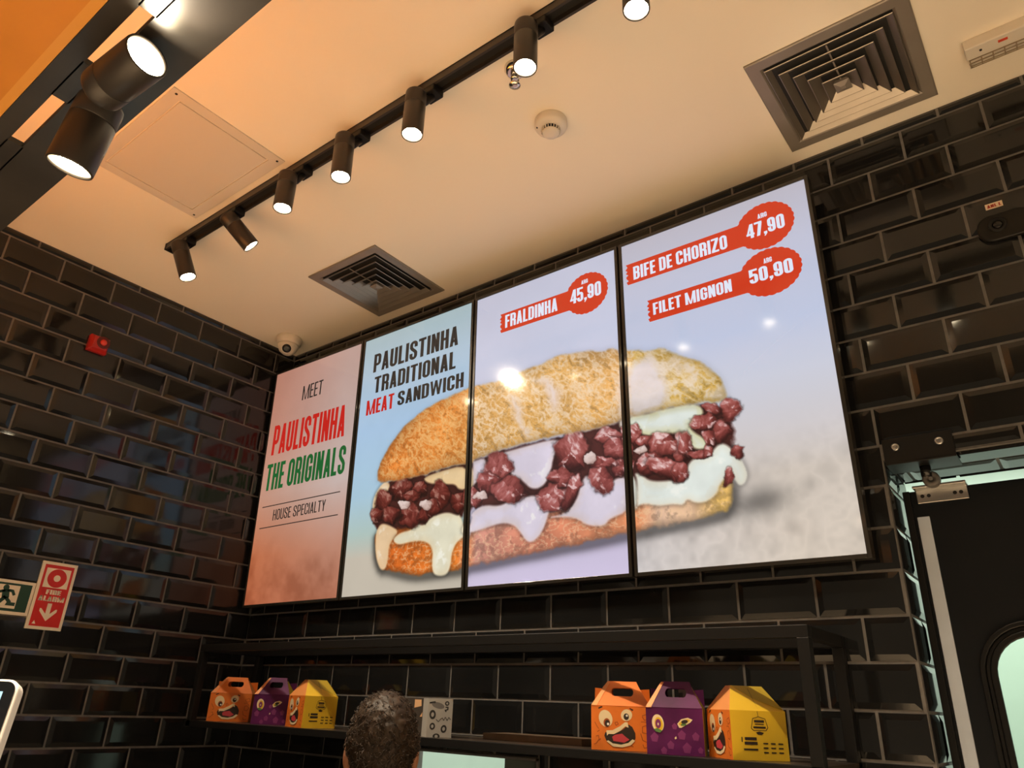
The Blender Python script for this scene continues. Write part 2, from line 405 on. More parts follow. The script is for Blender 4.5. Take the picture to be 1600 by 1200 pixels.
# pivot hardware over the leaf
t = thing('door_pivot', (26.15, -.06, -9.55), 'black bracket with two round bolts and steel pivot above the door corner', 'door hardware')
brk = MB().box((25.42, -.12, -9.53), (26.93, -.055, -8.90)).box((25.42, -.12, -9.55), (26.93, .72, -9.49)).build('bracket', M_BLACK, t, bevel=.015)
for x, z in ((25.70, -9.13), (26.64, -9.14)):
    b = MB().lathe((x, -.12, z), (0, -1, 0), [(.095, 0), (.095, .025), (.075, .045), (.055, .045), (.05, .02)], 20).lathe((x, -.14, z), (0, -1, 0), [(.032, 0), (.030, .03)], 6, smooth=False)
    b.build('bolt', M_STEEL, brk)
MB().cyl((26.18, .40, -9.53), (26.18, .40, -9.80), .12).build('pivot_pin', M_GLOSSK, t)
r = MB().lathe((26.25, .62, -9.86), (0, -1, 0), [(.17, 0), (.19, .03), (.19, .2), (.15, .24), (.08, .24), (.06, .18)], 24)
rol = r.build('roller', mat('grey_nylon', (.13, .12, .11), rough=.5), t)
MB().lathe((26.25, .41, -9.86), (0, -1, 0), [(.05, 0), (.045, .03)], 12).build('roller_bolt', M_STEEL, rol)
ang = MB().box((25.78, .62, -9.99), (26.92, 1.3, -9.93)).box((25.80, .92, -10.30), (26.90, .99, -9.93)).build('angle_plate', M_STEEL, t, bevel=.012)
for x in (25.93, 26.07, 26.63, 26.76): MB().cyl((x, .922, -10.13), (x, .915, -10.13), .045, n=12).build('slot', M_DARKHOLE, ang)

# ---------------------------------------------------------------- ceiling pieces
def vent(x0, x1, y0, y1, label):
    cx, cy = (x0+x1)/2, (y0+y1)/2; hx, hy = (x1-x0)/2, (y1-y0)/2
    t = thing('air_vent', (cx, cy, CEIL), label, 'air vent', 'square air diffusers in the ceiling')
    sq = lambda k, z: [(cx-hx*k, cy-hy*k, z), (cx+hx*k, cy-hy*k, z), (cx+hx*k, cy+hy*k, z), (cx-hx*k, cy+hy*k, z)]
    def loft(mb, rings):
        vs = [p for r in rings for p in r]
        return mb.add(vs, [(4*k+i, 4*k+(i+1) % 4, 4*k+4+(i+1) % 4, 4*k+4+i) for k in range(len(rings)-1) for i in range(4)])
    mv = mat('grey_vent_metal', (.27, .235, .20), rough=.45, metal=.3, var=.08, vscale=10)
    fr = loft(MB(), [sq(1, CEIL), sq(1, CEIL-.05), sq(.985, CEIL-.07), sq(.84, CEIL-.07), sq(.825, CEIL-.05), sq(.80, CEIL-.001), sq(1, CEIL-.001)])
    fr.build('frame', mv, t)
    loft(MB(), [sq(.0, CEIL-.004), sq(.80, CEIL-.004)]).build('throat', M_DARKHOLE, t)
    for i in range(5):
        k = .80-.145*i; zl = CEIL-.10-.03*i
        b = loft(MB(), [sq(k, zl), sq(k-.172, zl+.24), sq(k-.182, zl+.24), sq(k-.012, zl-.012), sq(k, zl)])
        b.build('louvre', mat('vent_louvre', (.40, .35, .29), rough=.42, metal=.85, var=.06, vscale=12), t)
    k = .10; c = loft(MB(), [sq(.10, CEIL-.20), sq(.03, CEIL-.26), sq(.001, CEIL-.26)])
    c = loft(c, [sq(.10, CEIL-.20), sq(.07, CEIL-.05)]); c.build('cone', mv, t)
    st = MB()
    for dx, dy in ((0, -1),): st.box((cx-.02, cy, CEIL-.10), (cx+.02, cy+dy*hy*.75, CEIL-.07))
    st.build('stay', mv, t)
vent(6.55, 10.43, -4.38, -.53, 'smaller looking square ceiling diffuser above the second screen')
vent(24.50, 28.38, -4.43, -.57, 'large looking square ceiling diffuser at upper right, above the right edge of the last screen')

t = thing('access_panel', (8.9, -11.0, CEIL), 'pale square access hatch in the ceiling left of the spotlight track', 'access panel')
x0, x1, y0, y1 = 6.35, 11.48, -12.9, -9.17
mb = MB()
def sqr(i, z): return [(x0+i, y0+i, z), (x1-i, y0+i, z), (x1-i, y1-i, z), (x0+i, y1-i, z)]
vs = sqr(0, CEIL)+sqr(0, CEIL-.045)+sqr(.36, CEIL-.045)+sqr(.36, CEIL)
mb.add(vs, [(4*k+i, 4*k+(i+1) % 4, 4*k+4+(i+1) % 4, 4*k+4+i) for k in range(3) for i in range(4)])
MP = mat('panel_paint', (.66, .61, .54), rough=.7)
pf = mb.build('frame', MP, t, bevel=.01)
MB().box((x0+.40, y0+.40, CEIL), (x1-.40, y1-.40, CEIL-.04)).build('door', MP, t, bevel=.015)
for x in (x0+.17, x1-.17):
    for y in (y0+.17, y1-.17): MB().cyl((x, y, CEIL-.044), (x, y, CEIL-.055), .04, n=10).build('screw', M_DARKHOLE, pf)

t = thing('smoke_detector', (19.30, -5.73, CEIL), 'round white smoke detector on the ceiling between the track and the screens', 'smoke detector')
c = (19.30, -5.73, CEIL)
sb_ = MB().lathe(c, (0, 0, -1), [(.46, 0), (.47, .02), (.47, .19), (.45, .24), (.36, .30), (.25, .31)], 40).build('base', M_PALE, t)
MB().lathe((c[0], c[1], CEIL-.30), (0, 0, -1), [(.25, 0), (.235, .13)], 32).build('grille_gap', M_DARKHOLE, t)
rb = MB()
for i in range(20):
    a = 2*math.pi*i/20; e = Vector((math.cos(a), math.sin(a), 0)); f = Vector((-math.sin(a), math.cos(a), 0))
    rb.obox(Vector((c[0], c[1], CEIL-.30))+e*.23-f*.010, e*.05, f*.020, (0, 0, -.12))
rb.build('ribs', M_PALE, t)
MB().lathe((c[0], c[1], CEIL-.42), (0, 0, -1), [(.255, 0), (.255, .02), (.22, .06), (.08, .08)], 36).build('cap', M_PALE, t)
MB().cyl((c[0]-.30, c[1]-.26, CEIL-.25), (c[0]-.30, c[1]-.26, CEIL-.29), .024, n=10).build('indicator', M_DARKHOLE, sb_)

t = thing('sprinkler', (19.62, -7.85, CEIL), 'small chrome fire sprinkler on the ceiling behind a track spotlight', 'sprinkler')
c = (19.62, -7.85)
MC = mat('chrome', (.75, .70, .62), rough=.12, metal=1)
MB().lathe((*c, CEIL), (0, 0, -1), [(.30, 0), (.30, .05), (.24, .16), (.20, .18)], 28).build('escutcheon', MC, t)
MB().lathe((*c, CEIL-.17), (0, 0, -1), [(.12, 0), (.12, .22), (.07, .24)], 18).build('body', MC, t)
a = MB()
for s in (-1, 1): a.tube([(c[0]+s*.11, c[1], CEIL-.36), (c[0]+s*.13, c[1], CEIL-.48), (c[0]+s*.03, c[1], CEIL-.58)], .02)
a.build('arm', MC, t)
MB().lathe((*c, CEIL-.57), (0, 0, -1), [(.05, 0), (.15, .02), (.15, .045), (.05, .06)], 20).build('deflector', MC, t)

t = thing('security_camera', (1.33, -1.36, CEIL), 'white dome security camera on the ceiling in the corner', 'security camera')
c = (1.33, -1.36)
MB().lathe((*c, CEIL), (0, 0, -1), [(.58, 0), (.60, .05), (.56, .30), (.50, .36)], 36).build('base', M_PALE, t)
MB().lathe((*c, CEIL-.34), (0, 0, -1), [(.48, 0), (.47, .12), (.38, .32), (.22, .46), (.05, .50)], 36).build('housing', M_PALE, t)
ax = Vector((.62, -.55, -.62)).normalized(); p = Vector((c[0], c[1], CEIL-.42))+ax*.18
eb = MB().lathe(p, ax, [(.26, 0), (.26, .20), (.22, .25)], 28).build('eyeball', M_PALE, t)
MB().lathe(p+ax*.22, ax, [(.215, 0), (.20, .05), (.10, .075)], 28).build('lens', M_GLOSSK, eb)

t = thing('emergency_light', (31, -1.6, CEIL), 'pale emergency light with a wire guard on the ceiling at the right edge', 'emergency light')
MB().box((29.15, -2.05, CEIL), (33.2, -1.62, CEIL-.30)).build('housing', M_PALE, t, bevel=.03)
MB().box((29.22, -1.62, CEIL), (33.2, -1.22, CEIL-.22)).build('diffuser', mat('milky_diffuser', (.80, .74, .62), rough=.3), t, bevel=.05)
g = MB()
for i in range(17):
    x = 29.22+i*.245; g.tube([(x, -1.63, CEIL-.32), (x, -1.3, CEIL-.26), (x, -1.18, CEIL-.02)], .014, 5)
for y, z in ((-1.63, -.31), (-1.50, -.30), (-1.37, -.28), (-1.25, -.22), (-1.18, -.04)): g.tube([(29.2, y, CEIL+z), (33.2, y, CEIL+z)], .014, 5)
g.build('wire_guard', mat('tan_wire', (.33, .25, .15), rough=.5), t)
MB().box((29.85, -1.92, CEIL-.30), (30.05, -1.84, CEIL-.307)).build('red_mark', mat('red_print', (.65, .06, .02)), t)
MB().cyl((29.48, -1.85, CEIL-.30), (29.48, -1.85, CEIL-.32), .03, n=12).build('indicator', M_DARKHOLE, t)

# ---------------------------------------------------------------- spotlights
M_SPOT = mat('bronze_black_lamp_body', (.045, .038, .032), rough=.38, metal=.3)
M_REFL = mat('cream_reflector', (.86, .74, .50), rough=.3)
M_LED = mat('led_lens', (1.0, .86, .62), emit=90)
t = thing('light_track', (13.5, -8.72, CEIL), 'long dark track on the ceiling carrying the row of spotlights', 'lighting track')
MB().box((3.95, -8.93, CEIL), (31, -8.51, CEIL-.05)).box((3.95, -8.93, CEIL-.26), (31, -8.86, CEIL)).box((3.95, -8.58, CEIL-.26), (31, -8.51, CEIL)).build('rail', M_SPOT, t)
MB().box((3.95, -8.86, CEIL-.10), (31, -8.58, CEIL-.04)).build('conductor_slot', M_DARKHOLE, t)
MB().box((3.88, -8.94, CEIL), (3.97, -8.50, CEIL-.27)).build('end_cap', M_BLACK, t)
def spot(top, aim, R, Ln, label, group, energy, adapter=None, joint=.30):
    """cylindrical lamp: pivot at top, pointing along aim; its opening is at the far end"""
    top = Vector(top); ax = Vector(aim).normalized()
    t = thing('spotlight', tuple(top), label, 'spotlight', group)
    MB().lathe(top, ax, [(R*.86, -.02), (R*.98, .02), (R, .06), (R, Ln*joint-.012), (R*.97, Ln*joint)], 32).build('lamp_head', M_SPOT, t)
    bar_ = MB().lathe(top, ax, [(R*.97, Ln*joint), (R, Ln*joint+.012), (R, Ln-.02), (R*.985, Ln), (R*.90, Ln), (R*.88, Ln-.03)], 32, cap1=False).build('barrel', M_SPOT, t)
    MB().lathe(top, ax, [(R*.90, Ln-.012), (R*.88, Ln-.03), (R*.70, Ln-.11)], 32, cap0=False, cap1=False).build('reflector', M_REFL, bar_)
    MB().lathe(top, ax, [(R*.71, Ln-.11), (R*.66, Ln-.10), (R*.3, Ln-.085), (.001, Ln-.08)], 28).build('lens', M_LED, bar_)
    if adapter:
        a = Vector(adapter)
        ad_ = MB().box(a+Vector((-.24, -.20, 0)), a+Vector((.24, .20, -.26))).build('track_adapter', M_BLACK, t, bevel=.03)
        side = ax.cross(Vector((0, 1, 0))).normalized()
        j = a+Vector((.0, 0, -.24)); e = top+ax*.32
        MB().tube([j, (j+e)/2+Vector((0, .04, -.06)), e], .11, 10).build('swivel', M_BLACK, ad_)
    L = lamp('lamp', 'SPOT', tuple(top+ax*(Ln-.06)), energy, (1.0, .82, .60), tuple(top+ax*(Ln+5)), parent=t, spot_size=math.radians(95), spot_blend=.9, shadow_soft_size=.010)
    return t
TG = 'cylindrical spotlights along the ceiling track'
E_ = 34
Y = -9.1
for top, bot, ad, lab in [
    ((5.36, Y, -.35), (5.75, -8.66, -1.70), 5.2, 'first track spotlight, at the near end by the left wall, hanging slightly askew'),
    ((8.38, Y, -.42), (8.76, -8.20, -1.30), 8.25, 'second track spotlight, strongly tilted towards the screens'),
    ((11.72, Y, -.30), (11.75, Y, -1.61), 11.9, 'third track spotlight, just right of the ceiling access hatch'),
    ((14.36, Y, -.20), (14.45, Y, -1.71), 14.55, 'fourth track spotlight, above the left ceiling diffuser in the picture'),
    ((17.24, Y, -.22), (17.26, Y, -1.66), 17.45, 'fifth track spotlight, third from the upper right end'),
    ((20.91, Y, -.19), (20.93, Y, -1.61), 21.1, 'sixth track spotlight, hanging in front of the chrome sprinkler'),
    ((23.83, Y, -.35), (23.83, Y, -1.80), 24.0, 'seventh track spotlight, cut by the top edge of the picture'),
    ((26.80, Y, -.35), (26.80, Y, -1.80), 27.0, 'eighth track spotlight, beyond the top edge, mirrored in the tiles at right')]:
    v = Vector(bot)-Vector(top)
    spot(top, v, .285, v.length, lab, TG, E_, (ad, -8.72, CEIL-.20))

# hanging black lighting rail with slots, and the orange soffit board beside it
HZ = -8.0
t = thing('lighting_rail', (14, -16.7, HZ), 'wide black hanging rail with long slots at the upper left', 'lighting rail')
mb = MB().box((0, -16.84, HZ), (30, -16.17, HZ+.10)).box((0, -17.27, HZ), (30, -17.03, HZ+.10))
xs = [0]
for a, b in ((1.2, 2.6), (3.55, 4.95), (5.9, 7.3), (8.25, 9.65), (10.6, 12.0), (12.95, 14.35), (15.4, 16.85), (17.75, 19.2), (20.12, 21.5), (22.5, 23.9), (24.9, 26.3), (27.3, 28.7)):
    mb.box((xs[-1], -17.05, HZ), (a, -16.82, HZ+.08)); xs.append(b)
mb.box((xs[-1], -17.05, HZ), (30, -16.82, HZ+.08))
mb.build('slotted_channel', mat('black_gloss_lacquer', (.034, .029, .025), rough=.30, bump=.25, bscale=14, var=.3, vscale=7), t)
for x in (3, 27): MB().cyl((x, -16.5, HZ+.08), (x, -16.5, CEIL), .05, n=10).build('hanger_rod', M_BLACK, t)
t = thing('soffit_board', (15, -19, HZ), 'bright orange soffit board in the upper left corner beside the black rail', 'soffit board')
MO = mat('orange_lacquered_board', (.62, .22, .022), rough=.4, var=.10, vscale=5)
MB().box((0, -21.5, HZ+.0), (30, -17.40, HZ+.12)).build('board', MO, t)
MB().box((0, -17.40, HZ-.0), (30, -17.28, HZ+.16)).build('edge_band', mat('orange_edge_band', (.70, .30, .05), rough=.35), t)
for x in (3, 27): MB().cyl((x, -20.5, HZ+.1), (x, -20.5, CEIL), .05, n=10).build('hanger_rod', M_BLACK, t)
RG = 'larger looking spotlights on the black hanging rail'
pB = Vector((19.81, -16.616, -8.16)); aB = Vector((19.556, -16.66, -9.138))-pB
sB = spot(pB, aB, .285, 1.01, 'dark spotlight on the hanging rail pointing down, its opening near the ceiling hatch', RG, 14)
pA = Vector((20.431, -16.833, -8.502)); aA = Vector((21.322, -16.742, -8.41))-pA
sA = spot(pA, aA, .27, .90, 'glaring spotlight on the hanging rail facing the viewer', RG, 4)
for s_, p_ in ((sB, pB), (sA, pA)):
    q = Vector((p_[0]+(-.12 if s_ is sA else -.15), -16.6, HZ))
    ad_ = MB().box(q+Vector((-.2, -.15, -.06)), q+Vector((.2, .15, .0))).build('rail_adapter', M_BLACK, s_, bevel=.02)
    MB().tube([q, (q+p_)/2+Vector((0, 0, .03)), p_], .09, 10).build('swivel', M_BLACK, ad_)

# ---------------------------------------------------------------- things on the left wall
M_RED = mat('red_plastic', (.40, .018, .016), rough=.3)
t = thing('fire_siren', (.06, -8.88, -3.2), 'red square fire alarm siren high on the left wall', 'fire siren')
y0, y1, z0, z1 = -9.24, -8.52, -3.22, -2.56
out_ = [(.06, y0, z0), (.06, y1, z0), (.06, y1, z1), (.06, y0, z1)]
mb = MB()
def sl(x, i): return [(x, y0+i, z0+i), (x, y1-i, z0+i), (x, y1-i, z1-i), (x, y0+i, z1-i)]
vs = sl(.0, 0)+sl(.22, 0)+sl(.40, .09)
mb.add(vs, [(0, 1, 5, 4), (1, 2, 6, 5), (2, 3, 7, 6), (3, 0, 4, 7), (4, 5, 9, 8), (5, 6, 10, 9), (6, 7, 11, 10), (7, 4, 8, 11), (8, 9, 10, 11)])
mb.build('housing', M_RED, t, bevel=.03)
MB().lathe((.395, -8.80, -2.84), (1, 0, 0), [(.25, 0), (.25, .012), (.20, .016)], 28).build('sound_ring', mat('dark_red_recess', (.10, .006, .005), rough=.5), t)
MB().lathe((.40, -8.80, -2.84), (1, 0, 0), [(.125, 0), (.12, .05), (.085, .09), (.03, .105)], 26).build('beacon', mat('red_beacon', (.70, .05, .035), rough=.12), t)

M_SIGNW = mat('cream_sign_print', (.86, .76, .60), rough=.4)
M_SIGNR = mat('red_sign_print', (.60, .020, .012), rough=.35)
M_SIGNG = mat('dark_green_sign_print', (.012, .055, .030), rough=.35)
def wall_sign(name, label, y0, y1, z0, z1, face):
    t = thing(name, (.06, (y0+y1)/2, z0), label, 'sign')
    MB().box((.0, y0, z0), (.11, y1, z1)).build('plate', M_SIGNW, t, bevel=.012)
    return t
class Flat:
    """flat print on a left-wall plate: a = 0..1 from the left, b = 0..1 from the bottom"""
    def __init__(s, y0, y1, z0, z1, x): s.k = (y0, y1, z0, z1); s.x = x; s.mb = MB()
    def p(s, a, b, d=0): return (s.x+d, s.k[0]+a*(s.k[1]-s.k[0]), s.k[2]+b*(s.k[3]-s.k[2]))
    def poly(s, m_, pts, d=0): s.mb.use(m_).poly([s.p(a, b, d) for a, b in pts])
y0, y1, z0, z1 = -8.56, -7.40, -13.36, -11.12
t = wall_sign('fire_alarm_sign', 'tall red and cream FIRE ALARM sign with a down arrow on the left wall', y0, y1, z0, z1, None)
F = Flat(y0, y1, z0, z1, .1115)
asp = (y1-y0)/(z1-z0)
F.poly(1, [(.085, .045), (.915, .045), (.915, .955), (.085, .955)])
F.poly(0, [(.155, .615), (.845, .615), (.845, .905), (.155, .905)], .0006)
circ = lambda cx, cy, r, n=36: [(cx+r*math.cos(2*math.pi*i/n), cy+r*asp*math.sin(2*math.pi*i/n)) for i in range(n)]
F.poly(1, circ(.5, .76, .27), .0012); F.poly(0, circ(.5, .76, .095), .0018)
for g in fit_text('FIRE', .30, .72, .515, .585, tv=.26, th=.18): F.poly(0, g, .0012)
for g in fit_text('ALARM', .14, .86, .415, .490, tv=.24, th=.18): F.poly(0, g, .0012)
F.poly(0, [(.44, .385), (.56, .385), (.56, .20), (.44, .20)], .0012)
F.poly(0, [(.26, .265), (.5, .125), (.74, .265), (.74, .305), (.70, .305), (.5, .20), (.30, .305), (.26, .305)], .0014)
F.poly(0, [(.15, .075), (.25, .075), (.20, .125)], .0012)
F.mb.build('print', [M_SIGNW, M_SIGNR], t)
y0, y1, z0, z1 = -10.74, -8.575, -12.985, -11.90
t = wall_sign('exit_sign', 'dark green emergency exit sign with a running figure at the left edge', y0, y1, z0, z1, None)
F = Flat(y0, y1, z0, z1, .1115); asp = (y1-y0)/(z1-z0)
F.poly(1, [(.045, .09), (.955, .09), (.955, .91), (.045, .91)])
F.poly(0, [(.50, .17), (.79, .17), (.79, .85), (.50, .85)], .0006)
F.poly(1, circ(.60, .765, .042), .0012)
def limb(pts, w):
    for g in stroke(pts, False, w, w*asp): F.poly(1, g, .0012)
limb([(.605, .70), (.625, .46)], .10); limb([(.60, .68), (.52, .62), (.47, .52)], .04); limb([(.63, .69), (.70, .68), (.735, .56)], .04)
limb([(.625, .50), (.56, .34), (.50, .22)], .055); limb([(.63, .48), (.69, .36), (.68, .30), (.78, .30)], .05)
F.poly(0, [(.12, .42), (.26, .42), (.26, .30), (.40, .50), (.26, .70), (.26, .58), (.12, .58)], .0006)
F.mb.build('print', [M_SIGNW, M_SIGNG], t)

# ---------------------------------------------------------------- things on the right part of the back wall
t = thing('warning_sticker', (28.9, -.06, -3.4), 'tiny red and white sticker on the tiles at upper right', 'sticker')
MB().box((28.71, -.075, -3.39), (29.08, -.05, -3.23)).build('label', mat('cream_label', (.85, .66, .48), rough=.5), t)
F2 = MB()
for g in fit_text('ANL L', 28.75, 29.05, -3.36, -3.27, tv=.24, th=.18): F2.poly([(a, -.0765, b) for a, b in g])
F2.build('red_print', mat('red_label_print', (.45, .03, .01), rough=.5), t)
t = thing('motion_sensor', (28.95, -.06, -4.4), 'black rounded wall device with a dark oval eye under the small sticker', 'sensor')
MB().prism([(x, -.05, z) for x, z in rrect(28.42, 29.60, -4.36, -3.62, .32)], (0, -.14, 0)).build('housing', mat('brown_black_plastic', (.010, .009, .008), rough=.4, spec=.25), t, bevel=.05, seg=3)
MB().lathe((28.86, -.19, -3.95), (0, -1, 0), [(.20, 0), (.20, .02), (.16, .03), (.12, .0)], 28).build('eye_ring', M_BLACK, t)
MB().lathe((28.86, -.185, -3.95), (0, -1, 0), [(.12, 0), (.08, .03), (.02, .045)], 24).build('eye', M_GLOSSK, t)

# ---------------------------------------------------------------- the four menu screens
rng = np.random.default_rng(5)
def vnoise(x, y, seed):
    r = np.random.default_rng(seed).random((97, 97)).astype(np.float32)
    xi = np.floor(x).astype(int); yi = np.floor(y).astype(int); fx = x-xi; fy = y-yi
    fx = fx*fx*(3-2*fx); fy = fy*fy*(3-2*fy)
    a = r[xi % 97, yi % 97]; b = r[(xi+1) % 97, yi % 97]; c = r[xi % 97, (yi+1) % 97]; d = r[(xi+1) % 97, (yi+1) % 97]
    return (a*(1-fx)+b*fx)*(1-fy)+(c*(1-fx)+d*fx)*fy
def fbm(x, y, sc, seed, n=4):
    v = 0; a = .5; t = 0
    for i in range(n):
        v = v+a*vnoise(x*sc+13.7*i, y*sc+7.1*i, seed+i); t += a; a *= .55; sc *= 2.03
    return v/t
def ridge(x, y, sc, seed, n=3): return 1-np.abs(2*fbm(x, y, sc, seed, n)-1)
def sdist(X, Y, poly):
    """signed distance, positive inside"""
    p = np.array(poly); d = np.full(X.shape, 1e9); ins = np.zeros(X.shape, bool); n = len(p)
    for i in range(n):
        a = p[i]; b = p[(i+1) % n]; e = b-a; L = e@e or 1e-12
        t = np.clip(((X-a[0])*e[0]+(Y-a[1])*e[1])/L, 0, 1)
        d = np.minimum(d, (X-a[0]-t*e[0])**2+(Y-a[1]-t*e[1])**2)
        c = (a[1] > Y) != (b[1] > Y)
        ins ^= c & (X < (b[0]-a[0])*(Y-a[1])/((b[1]-a[1]) or 1e-12)+a[0])
    d = np.sqrt(d); return np.where(ins, d, -d)
def smooth(poly, it=2):
    p = np.array(poly, float)
    for _ in range(it):
        q = np.roll(p, -1, 0); p = np.stack([p*.75+q*.25, p*.25+q*.75], 1).reshape(-1, 2)
    return p
def step(d, w): return np.clip(d/w*.5+.5, 0, 1)
def mixc(c, new, k): return c*(1-k[..., None])+new*k[..., None]
def rgb(*v): return np.array(v, float)
